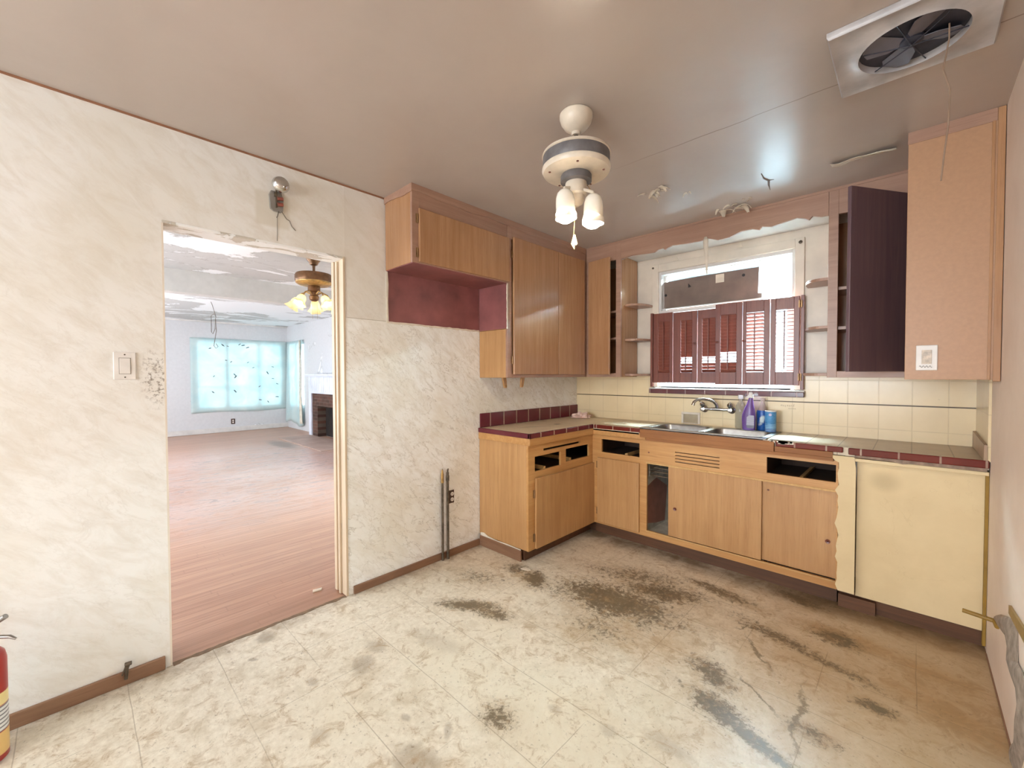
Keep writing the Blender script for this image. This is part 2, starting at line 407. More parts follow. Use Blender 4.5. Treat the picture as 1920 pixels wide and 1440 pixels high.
def m_counter():
    t = NT('bare_countertop_mortar', (1.3, -.3, .91)); x, y, z = t.sep(); n = t.noise(6, 6, .65, .5); f = t.noise(40, 6, .7)
    c = t.mix(t.mr(n, .3, .7), (240, 222, 190), (222, 202, 168)); c = t.mix(t.mr(f, .55, .75, 0, .5), c, (168, 144, 112))
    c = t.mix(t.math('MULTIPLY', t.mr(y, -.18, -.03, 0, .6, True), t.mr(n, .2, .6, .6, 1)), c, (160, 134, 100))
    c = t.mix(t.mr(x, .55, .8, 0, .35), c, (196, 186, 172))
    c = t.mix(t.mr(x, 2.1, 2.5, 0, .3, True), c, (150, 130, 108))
    ln = t.math('MAXIMUM', t.line(x, .152, .0, .003), t.math('MULTIPLY', t.line(y, .152, 0, .003), .7))
    c = t.mix(t.math('MULTIPLY', ln, t.mr(x, .9, 1.8, .1, .6)), c, (120, 100, 78))
    st = t.blob((.27, -1.0, .91), (.16, .012), 62, n, (1, .3), .9, .6); c = t.mix(st, c, (120, 84, 48))
    st = t.blob((.3, -.72, .91), (.035, .05), 0, f, (1, .3), .8, 1.2); c = t.mix(st, c, (110, 76, 44))
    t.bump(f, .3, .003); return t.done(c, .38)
def m_cream():
    t = NT('aged_cream_paint', (2.45, -.5, 0)); n = t.noise(3, 5, .6, .3); x, y, z = t.sep()
    c = t.mix(t.mr(n, .3, .7), (228, 206, 162), (214, 190, 146))
    c = t.mix(t.blob((2.33, -.5, .74), (.07, 1, .06), (0, 0, 0), n, (1.2, .2), .4, .8), c, (160, 138, 98))
    crack = t.mr(t.math('ABSOLUTE', t.math('SUBTRACT', t.noise(2.4, 5, .6, .4), .5)), 0, .0025, .16, 0); c = t.mix(crack, c, (176, 148, 104))
    t.bump(t.noise(30, 4), .08, .003); return t.done(c, .5)
def m_rwall():
    t = NT('pinkish_plaster_wall'); n = t.noise(3, 5, .6, .3); x, y, z = t.sep()
    c = t.mix(t.mr(n, .3, .7), (238, 220, 206), (226, 206, 190)); t.bump(t.noise(30, 4), .08, .003); return t.done(c, .55)
def m_sheet(marks):
    t = NT('thin_bed_sheet_over_window'); n = t.noise(3, 5, .6, .5)
    c = t.mix(t.mr(n, .3, .7), (236, 246, 244), (214, 236, 238))
    x, y, z = t.sep(); ne = t.noise(26, 4, .7, 1)
    f = None
    for (my, mz, r, an) in marks:
        q = t.blob((-9.1, my, mz), (9, r, r*.32), (R(an), 0, 0), ne, (1.0, .6), .9, 1.6); f = q if f is None else t.math('MAXIMUM', f, q)
    if f is not None: c = t.mix(f, c, (70, 78, 80))
    tr = t.n.new('ShaderNodeBsdfTranslucent'); t.l.new(c, tr.inputs[0]); t.l.new(c, t.b.inputs['Base Color']); t.b.inputs['Roughness'].default_value = .9
    mx = t.n.new('ShaderNodeMixShader'); mx.inputs[0].default_value = .36; t.l.new(t.b.outputs[0], mx.inputs[1]); t.l.new(tr.outputs[0], mx.inputs[2]); t.l.new(mx.outputs[0], t.out.inputs[0])
    return t.m
def m_glass(name, tint=(250, 253, 254), ripple=0):
    t = NT(name); tp = t.n.new('ShaderNodeBsdfTransparent'); gl = t.n.new('ShaderNodeBsdfGlossy'); gl.inputs['Roughness'].default_value = .05
    n = t.noise(30, 3); c = t.mix(t.mr(n, .4, .7, 0, .6), tint, [v*.97 for v in tint]); t.l.new(c, tp.inputs[0])
    mx = t.n.new('ShaderNodeMixShader'); mx.inputs[0].default_value = .05; t.l.new(tp.outputs[0], mx.inputs[1]); t.l.new(gl.outputs[0], mx.inputs[2]); t.l.new(mx.outputs[0], t.out.inputs[0])
    return t.m
def m_clearplastic(name, tint, alpha=.5):
    t = NT(name); n = t.noise(20, 3); t.done(t.mix(n, tint, [v*.85 for v in tint]), .12)
    tp = t.n.new('ShaderNodeBsdfTransparent'); mx = t.n.new('ShaderNodeMixShader'); mx.inputs[0].default_value = alpha
    t.l.new(tp.outputs[0], mx.inputs[1]); t.l.new(t.b.outputs[0], mx.inputs[2]); t.l.new(mx.outputs[0], t.out.inputs[0]); return t.m
def m_emit(name, col, st):
    t = NT(name); n = t.noise(10, 2); c = t.mix(n, col, [min(255, v*1.02) for v in col]); t.done(c, .4)
    t.l.new(c, t.b.inputs['Emission Color']); t.b.inputs['Emission Strength'].default_value = st; return t.m
def m_shade(name, c, trans=.5):
    t = NT(name); n = t.noise(15, 3); cc = t.mix(n, c, [v*.95 for v in c]); t.done(cc, .25)
    tr = t.n.new('ShaderNodeBsdfTranslucent'); t.l.new(cc, tr.inputs[0]); mx = t.n.new('ShaderNodeMixShader'); mx.inputs[0].default_value = trans
    t.l.new(t.b.outputs[0], mx.inputs[1]); t.l.new(tr.outputs[0], mx.inputs[2]); t.l.new(mx.outputs[0], t.out.inputs[0]); return t.m
def m_brick():
    t = NT('sooty_brick'); x, y, z = t.sep(); cb = t.n.new('ShaderNodeCombineXYZ'); t.l.new(x, cb.inputs[0]); t.l.new(z, cb.inputs[1])
    br = t.n.new('ShaderNodeTexBrick'); t.l.new(cb.outputs[0], br.inputs[0]); br.inputs['Color1'].default_value = lin((104, 68, 54)); br.inputs['Color2'].default_value = lin((72, 48, 40))
    br.inputs['Mortar'].default_value = lin((108, 92, 80)); br.inputs['Scale'].default_value = 1; br.inputs['Brick Width'].default_value = .2; br.inputs['Row Height'].default_value = .068; br.inputs['Mortar Size'].default_value = .006
    c = t.mix(t.mr(t.noise(5, 5), .4, .7, 0, .5), br.outputs[0], (48, 36, 30)); t.bump(br.outputs[1], -.3, .005); return t.done(c, .85)
def m_siding():
    t = NT('neighbour_lap_siding'); x, y, z = t.sep(); l = t.line(z, .15, 0, .02)
    c = t.mix(l, t.mix(t.noise(2, 4), (176, 188, 196), (160, 172, 182)), (96, 106, 116)); t.bump(l, -.4, .01); return t.done(c, .7)

vinyl = m_vinyl(); wallpaper = m_wallpaper(); ceil_m = m_ceiling(); boards = m_boards(); cream = m_cream(); rwall_m = m_rwall()
lr_ceil = m_peel('peeling_white_ceiling_paint', (200, 200, 198), (240, 242, 244), .5, 1.3)
lr_wall = m_peel('patched_white_wall', (222, 222, 224), (240, 240, 242), .68, 1.1)
head_m = m_peel('peeling_painted_soffit', (214, 206, 192), (246, 246, 244), .46, 7)
beam_m = plain('grey_white_beam_paint', (206, 204, 200), .6, 0, .03)
birch = wood('honey_birch_veneer', (200, 156, 106), (182, 136, 88), (154, 108, 66), 'z', .32)
birch_x = wood('honey_birch_rail_x', (210, 162, 104), (190, 138, 82), (160, 110, 62), 'x', .38)
birch_y = wood('honey_birch_rail_y', (210, 162, 104), (190, 138, 82), (160, 110, 62), 'y', .38)
upper = wood('brown_varnished_veneer', (190, 146, 108), (172, 126, 88), (146, 102, 70), 'z', .2)
upper_x = wood('brown_varnished_rail_x', (180, 144, 122), (164, 126, 106), (142, 106, 90), 'x', .36)
upper_y = wood('brown_varnished_rail_y', (180, 144, 122), (164, 126, 106), (142, 106, 90), 'y', .36)
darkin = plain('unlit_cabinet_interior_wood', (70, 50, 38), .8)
rawwood = wood('rough_plywood_edge', (176, 118, 66), (150, 96, 50), (112, 70, 38), 'x', .6)
palewood = wood('pale_drawer_runner_wood', (220, 180, 120), (198, 156, 98), (160, 118, 72), 'y', .6)
trimwood = wood('reddish_baseboard_wood', (150, 114, 88), (130, 94, 70), (104, 74, 54), 'y', .45)
trimwood_x = wood('reddish_baseboard_wood_x', (150, 114, 88), (130, 94, 70), (104, 74, 54), 'x', .45)
kick = wood('dark_toe_kick_wood', (110, 72, 46), (86, 56, 36), (60, 40, 28), 'x', .6)
shutterwood = wood('dark_mahogany_stain', (136, 78, 64), (112, 60, 50), (84, 44, 38), 'z', .3)
maroon = plain('dusty_maroon_paint', (140, 84, 82), .55, 0, .16, 5)
maroon_tile_y = m_tile('maroon_glazed_tile_left', (112, 40, 52), (94, 30, 42), (196, 170, 150), .152, .12, 'y', (.0, None), .006, .9)
maroon_tile_x = m_tile('maroon_glazed_tile_front', (120, 46, 38), (96, 34, 28), (200, 180, 160), .152, .14, 'x', (.02, None), .005, .75)
tile_m = m_tile('cream_painted_wall_tile', (242, 222, 182), (232, 210, 168), (186, 162, 122), .152, .22, 'x', (.0, 1.127), .003, .38)
tile_side = m_tile('cream_painted_side_tile', (230, 210, 170), (220, 196, 154), (180, 156, 116), .152, .3, 'y', (.0, 1.127), .003, .4)
blackline = plain('dark_liner_glaze', (92, 70, 46), .35)
counter_m = m_counter()
cream_trim = plain('cream_gloss_trim', (228, 216, 200), .35, 0, .06, 5)
jamb_m = plain('beige_painted_jamb', (206, 184, 156), .45, 0, .05, 3)
winwhite = plain('white_window_paint', (222, 218, 214), .4, 0, .06, 6)
steel = plain('brushed_stainless_steel', (158, 154, 150), .3, 1, .08, 30)
chrome = plain('chrome', (210, 210, 208), .12, 1, .05, 20)
galv = plain('old_grey_pipe_metal', (104, 92, 78), .5, .6, .3, 30)
brasspipe = plain('tarnished_brass', (176, 140, 84), .4, .6, .2, 30)
hinge_m = plain('worn_hinge_metal', (150, 116, 80), .4, .7, .2, 40)
whitep = plain('white_plastic', (232, 226, 220), .35, 0, .04)
brownp = plain('brown_plastic_plate', (70, 50, 40), .4)
blackm = plain('black_slot', (22, 20, 20), .6)
grey_band = plain('grey_metal_band', (112, 108, 108), .5, .2, .15, 20)
fan_white = plain('yellowed_white_enamel', (222, 208, 188), .35, 0, .1, 9)
bronze = plain('antique_bronze', (120, 86, 58), .35, .7, .2, 20)
cardboard = plain('grey_brown_cardboard', (128, 110, 100), .8, 0, .12, 6)
paper = plain('torn_wall_paper', (226, 214, 196), .7, 0, .08, 12)
pipe_in = plain('dirty_white_plaster', (206, 200, 188), .8, 0, .2, 9)
# ------------------------------------------------------------------ the kitchen shell
H = 2.44; W = 2.70; LT = -.128; YR = -7.0
b = B(); b.box(0, W, YR, 0, -.05, 0); struct(b.build('floor', vinyl), 'stained and cracked beige vinyl tile floor of the kitchen')
b = B(); b.box(-9.3, 0, -4.6, .3, -.055, -.003); struct(b.build('floor_living_room', boards), 'worn reddish oak strip floor of the room beyond the doorway')
b = B(); b.box(0, W, YR, 0, H, H+.05); struct(b.build('ceiling', ceil_m), 'glossy taupe painted kitchen ceiling with a joint line')
DY0, DY1, DZ = -3.208, -2.375, 2.018
b = B(); wallbox(b, 'x', LT, 0, YR, .12, -.05, H+.05, [(DY0, DY1, -.05, DZ)]); struct(b.build('wall_left', wallpaper), 'marble patterned papered wall with a wide doorway')
WX0, WX1, WZ0, WZ1 = .845, 1.83, 1.218, 2.195
b = B(); wallbox(b, 'y', 0, .12, LT, W+.12, -.05, H+.05, [(WX0, WX1, WZ0, WZ1)]); struct(b.build('wall_back', cream_trim), 'cream painted wall behind the sink and window')
b = B(); b.box(W, W+.12, YR, 0, -.05, H+.05); struct(b.build('wall_right', rwall_m), 'pinkish beige plaster wall at the right')
RW = [(.3, 2.4, .8, 2.2)]
b = B(); wallbox(b, 'y', YR-.12, YR, LT, W+.12, -.05, H+.05, RW); struct(b.build('wall_rear', rwall_m), 'plain wall behind the camera')
# doorway lining: right reveal with stop strip, peeling head, left edge
b = B(); b.box(LT-.012, .004, DY1-.012, DY1+.001, 0, DZ); b.box(-.075, -.055, DY1-.024, DY1-.012, 0, DZ-.02); b.box(LT-.012, LT+.02, DY1-.02, DY1-.012, 0, DZ)
struct(b.build('trim_1', jamb_m, bevel=.002), 'beige painted right jamb of the doorway')
b = B(); b.box(LT-.01, .002, DY0+.0, DY1-.012, DZ-.012, DZ+.001); struct(b.build('trim_2', head_m, bevel=.002), 'peeling white underside of the doorway head')
b = B(); b.box(LT-.01, .001, DY0-.001, DY0+.006, 0, DZ-.012); struct(b.build('trim_3', cream_trim), 'bare left edge of the doorway')
b = B(); random.seed(2)
e_ = [(.004+random.uniform(-.006, .010), DY0+.008+i*.0225) for i in range(37)]
b.prism(e_ + [(-.018+random.uniform(-.003, .004), q[1]) for q in e_[::-1]], 'z', -.002, .002); struct(b.build('trim_4', plain('grimy_floor_edge', (122, 98, 76), .8, 0, .2, 20)), 'ragged grimy edge where the vinyl meets the oak floor')
# baseboards
b = B(); b.box(0, .016, YR, -3.228, 0, .058); struct(b.build('baseboard_left', trimwood, bevel=.003), 'brown wooden baseboard left of the doorway')
b = B(); b.box(0, .016, -2.345, -1.332, 0, .048); struct(b.build('baseboard_middle', trimwood, bevel=.003), 'reddish wooden baseboard between doorway and cabinets')
b = B(); b.box(.0, .006, YR, -2.1, 2.432, 2.44); struct(b.build('trim_5', plain('brown_joint_stain', (150, 104, 76), .6)), 'thin brown stained joint where left wall meets ceiling')
b = B(); b.box(W-.005, W, YR, -.55, 0, .006); struct(b.build('baseboard_right', trimwood), 'narrow brown edge along the foot of the right wall')
# purple painted recess on the wall
b = B(); b.box(0, .003, -2.095, -1.318, 1.658, 1.982); struct(b.build('trim_6', maroon), 'maroon painted recess above the wallpaper')
b = B()
pts = []
for i in range(31):
    y = -2.10 + i*.026; pts.append((y, 1.654 + random.uniform(-.004, .003)))
b.prism(pts + [(q[0], 1.664+random.uniform(-.001, .003)) for q in pts[::-1]], 'x', .001, .006)
b.prism([(-2.108, 1.66), (-2.094, 1.655), (-2.097, 1.8), (-2.093, 1.9), (-2.098, 1.98), (-2.108, 1.98)], 'x', .001, .007)
struct(b.build('trim_7', paper), 'ragged torn paper edge round the maroon recess')
# wall tile above the counter
b = B(); b.box(.0, WX0-.06, -.010, 0, .905, 1.31); b.box(WX0-.06, WX1+.06, -.010, 0, .905, 1.185); b.box(WX1+.06, W, -.010, 0, .905, 1.31)
struct(b.build('wall_back_tile', tile_m, bevel=.001), 'cream painted square tile between counter and upper cabinets')
b = B(); b.box(.008, W-.002, -.0145, -.010, 1.123, 1.130); struct(b.build('trim_8', blackline, bevel=.0015), 'thin dark liner strip across the cream tile')
b = B(); b.box(W-.010, W, -.53, -.010, .905, 1.31); struct(b.build('wall_right_tile', tile_side, bevel=.001), 'cream tile return on the right wall')
# window: casing, sashes, sill
b = B(); cw = .055
b.box(WX0-cw, WX0, -.018, 0, 1.21, WZ1+.065); b.box(WX1, WX1+cw, -.018, 0, 1.21, WZ1+.065); b.box(WX0, WX1, -.018, 0, WZ1, WZ1+.065)
win = struct(b.build('window_1', cream_trim, bevel=.003), 'double hung kitchen window above the sink')
b = B(); b.box(WX0, WX0+.02, 0, .12, WZ0, WZ1); b.box(WX1-.02, WX1, 0, .12, WZ0, WZ1); b.box(WX0+.02, WX1-.02, 0, .12, WZ1-.025, WZ1); b.box(WX0+.02, WX1-.02, .0, .12, WZ0-.012, WZ0+.002)
b.build('window_frame', winwhite, win, bevel=.002)
b = B(); GX0, GX1 = WX0+.02, WX1-.02
def sash(b, y0, y1, z0, z1, s=.032, bt=.034):
    b.box(GX0, GX0+s, y0, y1, z0, z1); b.box(GX1-s, GX1, y0, y1, z0, z1); b.box(GX0+s, GX1-s, y0, y1, z1-.008, z1); b.box(GX0+s, GX1-s, y0, y1, z0, z0+bt)
sash(b, .060, .09, 1.845, WZ1-.025, .022); up_s = b.build('upper_sash', winwhite, win, bevel=.002)
b = B(); sash(b, .025, .055, 1.219, 1.885, .032, .012); lo_s = b.build('lower_sash', winwhite, win, bevel=.002)
b = B(); b.box(GX0+.02, GX1-.02, .073, .077, 1.86, 2.165); b.build('pane', m_glass('window_glass'), up_s)
b = B(); b.box(GX0+.03, GX1-.03, .038, .042, 1.228, 1.86); b.build('pane', m_glass('window_glass_low'), lo_s)
b = B(); b.box(WX0-cw-.01, WX1+cw+.012, -.045, .0, 1.196, 1.206); b.box(WX0, WX1, 0, .03, 1.196, 1.208); b.build('sill', winwhite, win, bevel=.003)
b = B(); b.box(WX0-cw-.01, WX1+cw+.012, -.05, -.012, 1.160, 1.196); struct(b.build('trim_9', m_tile('maroon_sill_tile', (100, 40, 44), (80, 30, 34), (180, 150, 140), .152, .15, 'x', (.03, None), .004, .8), bevel=.004), 'row of maroon sill tiles under the window')
# whitish soffit board behind the valance
b = B(); b.box(.65, 2.05, -.286, -.001, 2.32, 2.335); struct(b.build('trim_10', winwhite), 'white soffit above the window behind the valance')
# slabs added out of view to keep the sun out of the unseen openings
b = B(); b.box(-.6, 3.4, -9.2, YR-.12, 2.44, 2.54); struct(b.build('sun_block_rear', winwhite), 'unseen slab added behind the kitchen to block the sun')
b = B(); b.box(-9.4, -.6, -6.8, -4.75, 2.45, 2.55); struct(b.build('sun_block_side', winwhite), 'unseen slab added beside the living room to block the sun')
# outside the kitchen window
b = B(); b.box(-6, 8, 2.6, 2.8, -.3, 2.75); b.box(-6, 8, 2.35, 2.8, 2.75, 2.86); struct(b.build('wall_neighbour', m_siding()), 'neighbouring pale lap sided wall outside')
b = B(); b.box(-6, 8, .12, 2.6, -.4, -.3); struct(b.build('ground_outside', plain('outdoor_concrete', (170, 165, 158), .9)), 'concrete strip outside')

# ------------------------------------------------------------------ living room shell
LX = -9.16; LY = .30
b = B(); wallbox(b, 'x', LX-.15, LX, -4.6, LY+.12, -.05, 2.62, [(-1.60, .18, .55, 2.12)]); struct(b.build('wall_far', lr_wall), 'white far wall of the living room with a large covered window')
b = B(); wallbox(b, 'y', LY, LY+.15, LX, LT, -.05, 2.62, [(-8.95, -8.02, .55, 2.12)]); struct(b.build('wall_fireplace', lr_wall), 'white wall holding the fireplace')
LW = [(-7.6, -4.6, .5, 2.1), (-3.4, -.9, .5, 2.1)]  # made-up openings in the unseen wall for the added fill lights
b = B(); wallbox(b, 'y', -4.75, -4.6, LX, LT, -.05, 2.62, LW); struct(b.build('wall_living_left', lr_wall), 'left wall of the living room, out of view')
b = B(); b.box(-3.15, LT, -4.6, LY, H, H+.05); b.box(LX, -3.30, -4.6, LY, 2.555, 2.6); struct(b.build('ceiling_living_room', lr_ceil), 'white ceiling with large areas of peeling paint')
b = B(); b.box(-3.30, -3.15, -4.6, LY, 2.20, 2.60); struct(b.build('trim_11', beam_m, bevel=.004), 'boxed white ceiling beam across the living room')
b = B(); b.box(LX, LX+.018, -4.6, LY, 0, .11); struct(b.build('baseboard_far', winwhite, bevel=.004), 'white baseboard under the covered window')
b = B(); b.box(LX+.02, LX+.05, -4.6, LY, 2.52, 2.555); struct(b.build('trim_12', winwhite, bevel=.004), 'white cove along the far wall')
def frame(axis, p0, p1, u0, u1, z0, z1, us, zs, name, label):
    b = B()
    def bx(a, c, d, e):
        if axis == 'x': b.box(p0, p1, a, c, d, e)
        else: b.box(a, c, p0, p1, d, e)
    bx(u0, u0+.05, z0, z1); bx(u1-.05, u1, z0, z1); bx(u0, u1, z0, z0+.05); bx(u0, u1, z1-.05, z1)
    for u, wd in us: bx(u-wd, u+wd, z0, z1)
    for z in zs: bx(u0, u1, z-.014, z+.014)
    o = struct(b.build(name, winwhite, bevel=.003), label)
    b = B(); q = (p0+p1)/2
    if axis == 'x': b.box(q-.002, q+.002, u0+.03, u1-.03, z0+.03, z1-.03)
    else: b.box(u0+.03, u1-.03, q-.002, q+.002, z0+.03, z1-.03)
    b.build('pane', m_glass('glass_'+name), o)
frame('x', LX-.05, LX-.015, -1.60, .18, .55, 2.12, [(-1.005, .038), (-.345, .034)], [1.05, 1.56], 'window_2', 'wide nine pane window behind the bed sheet')
frame('y', LY+.015, LY+.05, -8.95, -8.02, .55, 2.12, [(-8.47, .03)], [1.05, 1.56], 'window_3', 'narrow side window beside the fireplace')
# ------------------------------------------------------------------ upper cabinets
D = .306
def hinge(parent, p, ax, h=.055):
    x, y, z = p; b = B()
    if ax == 'x': b.box(x, x+.004, y-.010, y+.010, z-h/2, z+h/2); b.tube([(x+.006, y, z-h/2), (x+.006, y, z+h/2)], .004, 8)
    else: b.box(x-.010, x+.010, y-.004, y, z-h/2, z+h/2); b.tube([(x, y-.006, z-h/2), (x, y-.006, z+h/2)], .004, 8)
    return b.build('hinge', hinge_m, parent)
# over the fridge space
t = thing('short_wall_cabinet', 'short brown wooden wall cabinet above the maroon recess', 'cabinet', (0, -1.71, 1.982))
y0, y1, z0 = -2.11, -1.318, 1.985
b = B(); b.box(.004, D-.018, y0, y0+.018, z0, H); b.box(.004, D-.018, y0+.018, y1, z0, z0+.016); b.box(.004, D-.018, y1-.016, y1, z0+.016, H)
b.build('body', upper, t, bevel=.0015)
b = B(); b.box(.006, D-.002, y0+.004, y1-.002, z0-.004, z0); b.build('underside', maroon, t)['label'] = 'maroon painted underside'
b = B(); b.box(D-.018, D, y0, y0+.045, z0, H); b.box(D-.018, D, y0+.045, y1, 2.30, H); b.box(D-.018, D, y0+.045, y1, z0, z0+.02)
b.build('face_frame', upper_y, t, bevel=.0015)
b = B(); b.box(D, D+.018, -2.068, -1.305, 1.992, 2.305); d = b.build('door', upper, t, bevel=.003)
hinge(d, (D, -2.075, 2.245), 'x'); hinge(d, (D, -2.075, 2.045), 'x')
# tall one to its right
t = thing('tall_wall_cabinet', 'tall brown two door wall cabinet hanging left of the inner corner', 'cabinet', (0, -.8, 1.30))
y0, y1, z0 = -1.3155, -.002, 1.30
b = B(); b.box(.004, D-.018, y0, y0+.018, z0, 1.654); b.box(.004, D-.018, y0+.018, y1, z0, z0+.018); b.box(.004, D-.018, y0, y0+.018, 1.656, H); b.box(.004, .012, y0+.02, y1, z0+.02, H)
b.build('body', birch, t, bevel=.0015)
b = B(); b.box(.006, D-.004, y0-.003, y0, 1.658, 1.985); b.build('painted_side', maroon, t)['label'] = 'upper side painted maroon like the recess'
b = B(); b.box(D-.018, D, y0, -1.268, z0, H); b.box(D-.018, D, -1.268, -D, 2.31, H); b.box(D-.018, D, -1.268, -D, z0, z0+.028); b.box(D-.018, D, -.345, -D, z0+.028, 2.31)
b.build('face_frame', upper_y, t, bevel=.0015)
b = B(); b.box(D, D+.018, -1.262, -.732, 1.324, 2.325); d = b.build('door', upper, t, bevel=.003)
hinge(d, (D, -1.268, 2.2), 'x'); hinge(d, (D, -1.268, 1.43), 'x')
b = B(); b.box(D, D+.018, -.727, -.352, 1.324, 2.325); d = b.build('door', upper, t, bevel=.003)
b = B()
pts = [(-1.322, 1.655), (-1.316, 1.66)]
for i in range(26): b.box(D-.004+random.uniform(0, .003), D+.003, -1.322, -1.314+random.uniform(0, .003), 1.655+i*.0125, 1.668+i*.0125)
b.build('torn_paper_edge', paper, t)
# back wall, left
t = thing('corner_wall_cabinet', 'brown wall cabinet left of the window with its door slightly ajar', 'cabinet', (.48, 0, 1.30))
b = B(); b.box(.632, .65, -D+.018, -.012, 1.30, 2.32); b.box(D+.001, .632, -D+.018, -.012, 1.30, 1.318); b.box(.31, .632, -.018, -.012, 1.318, 2.3)
b.build('body', upper, t, bevel=.0015)
b = B(); b.box(D+.002, .345, -D, -D+.018, 1.30, H); b.box(.606, .6505, -D, -D+.018, 1.30, H); b.box(.345, .606, -D, -D+.018, 2.29, H); b.box(.345, .606, -D, -D+.018, 1.30, 1.332)
b.build('face_frame', upper_x, t, bevel=.0015)
for z in (1.63, 1.86):
    b = B(); b.box(.33, .63, -D+.03, -.02, z-.009, z+.009); b.build('shelf', upper_x, t)
M_ = Matrix.Translation((.345, -D-.001, 0)) @ Matrix.Rotation(R(-9), 4, 'Z')
b = B(); b.box(0, .235, -.018, 0, 1.322, 2.312, mat=M_); b.build('door', upper, t, bevel=.003)
# back wall, right
t = thing('open_wall_cabinet', 'brown wall cabinet right of the window with its door swung open', 'cabinet', (2.2, 0, 1.30))
b = B(); b.box(2.05, 2.068, -D+.018, -.012, 1.30, 2.32); b.box(2.068, 2.40, -D+.018, -.012, 1.30, 1.318); b.box(2.07, 2.40, -.018, -.012, 1.318, 2.3)
b.build('body', upper, t, bevel=.0015)
b = B(); b.box(2.05, 2.098, -D, -D+.018, 1.30, H); b.box(2.098, 2.40, -D, -D+.018, 2.28, H); b.box(2.098, 2.40, -D, -D+.018, 1.30, 1.338)
b.build('face_frame', upper_x, t, bevel=.0015)
for z in (1.60, 1.84):
    b = B(); b.box(2.07, 2.40, -D+.03, -.02, z-.009, z+.009); b.build('shelf', upper_x, t)
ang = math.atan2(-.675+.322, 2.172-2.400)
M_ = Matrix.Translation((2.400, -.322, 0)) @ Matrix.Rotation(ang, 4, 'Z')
b = B(); b.box(0, .42, 0, .019, 1.333, 2.30, mat=M_); b.build('door', wood('shaded_door_veneer', (116, 92, 94), (98, 76, 84), (78, 62, 74), 'z', .3), t, bevel=.003)['label'] = 'brown door standing open, shade painted into its colour'  # the door's shade is painted in as a darker, bluer brown
# deep cabinet beside the right wall
t = thing('deep_wall_cabinet', 'deep plain brown wall cabinet against the right wall, switch plate on its face', 'cabinet', (2.55, -.4, 1.295))
b = B(); b.box(2.404, 2.422, -.768, -.012, 1.30, H); b.box(2.422, W-.002, -.768, -.012, 1.30, 1.315); b.build('body', upper, t, bevel=.0015)
b = B(); b.box(2.402, W-.022, -.786, -.768, 1.295, H); b.build('front_panel', plain('flat_tan_panel_paint', (184, 142, 108), .4, 0, .03, 60), t, bevel=.002)
b = B(); b.box(W-.024, W-.002, -.792, -.770, 1.288, H-.002); b.box(W-.040, W-.030, -.790, -.7865, 1.295, H-.05); b.build('edge_moulding', upper, t, bevel=.003)
b = B(); b.box(2.400, W-.025, -.790, -.7865, 2.385, H); b.build('top_moulding', upper_x, t, bevel=.002)
# cornice along the left run
b = B()
def cornice(fn, n, L):
    lo = []
    for i in range(n+1):
        s = i/n*L; lo.append((s, 2.395 + .004*math.sin(s*23) + .005*math.sin(s*9.7+1) + random.uniform(-.0015, .0015)))
    return lo
lo = cornice(None, 70, 1.80)
b.prism([(-2.116+s, z) for s, z in lo] + [(-.312, H), (-2.116, H)], 'x', D+.001, D+.007)
lo = cornice(None, 16, .31)
b.prism([(s+.002, z) for s, z in lo] + [(.312, H), (.002, H)], 'y', -2.117, -2.1105)
struct(b.build('trim_13', upper_y, bevel=.001), 'peeling wavy edged strip at the ceiling above the left cabinets')
b = B(); b.box(D+.008, 2.398, -D-.006, -D-.001, 2.425, H); struct(b.build('trim_14', upper_x), 'narrow strip at the ceiling above window and cabinets')
# valance
VP = [(.651, 2.285), (.729, 2.298), (.76, 2.299), (.869, 2.289), (.943, 2.284), (.979, 2.301), (1.011, 2.304), (1.029, 2.287), (1.085, 2.309), (1.193, 2.299), (1.296, 2.296), (1.339, 2.306), (1.37, 2.295), (1.418, 2.275), (1.489, 2.278), (1.567, 2.303), (1.633, 2.302), (1.675, 2.287), (1.691, 2.305), (1.748, 2.289), (1.817, 2.301), (1.885, 2.312), (1.932, 2.294), (1.95, 2.282), (1.968, 2.301), (2.013, 2.286), (2.049, 2.284)]
t = tag(B().prism(VP + [(2.049, H), (.651, H)], 'y', -D, -D+.018).build('window_valance', upper_x, bevel=.001), 'scalloped brown wooden valance board over the sink window', 'valance')
b = B(); b.prism(VP + [(q[0], q[1]+.006) for q in VP[::-1]], 'y', -D+.018, -.288+.004)
vb = b.build('scalloped_edge', winwhite, None); vb.parent = t; vb['label'] = 'pale painted edge of the scallops'
# whatnot shelves
def whatnot(cx, s, z, label, r=.15, dy=.22):
    b = B(); pts = [(cx, -.011)]
    pts.append((cx, -.012-dy))
    for i in range(9):
        a = R(90 - i*90/8); pts.append((cx + s*(.03+(r-.03)*math.cos(R(90-0)-a+0) if False else s*0) , 0))
    pts = [(cx, -.011), (cx, -.011-dy)]
    for i in range(10):
        a = R(i*90/9); pts.append((cx + s*(r*.35 + r*.65*math.sin(a)), -.011-dy*(.25+.75*math.cos(a))))
    pts.append((cx+s*r, -.011))
    b.prism(pts, 'z', z-.009, z+.009)
    return tag(b.build('corner_shelf', upper_x, bevel=.002), label, 'shelf', 'rounded end shelves beside the window')
whatnot(.651, 1, 1.91, 'rounded wooden end shelf left of the window, the higher of the middle two', .145)
whatnot(.651, 1, 1.615, 'rounded wooden end shelf left of the window, level with the shutter louvres', .145)
whatnot(.651, 1, 1.318, 'lowest rounded end shelf left of the window, level with the cabinet bottoms', .135)
whatnot(2.049, -1, 1.915, 'rounded wooden end shelf right of the window, the highest on that side', .145)
whatnot(2.049, -1, 1.615, 'rounded wooden end shelf right of the window, level with the shutter louvres', .145)
whatnot(2.049, -1, 1.318, 'lowest rounded end shelf right of the window, level with the cabinet bottoms', .155)
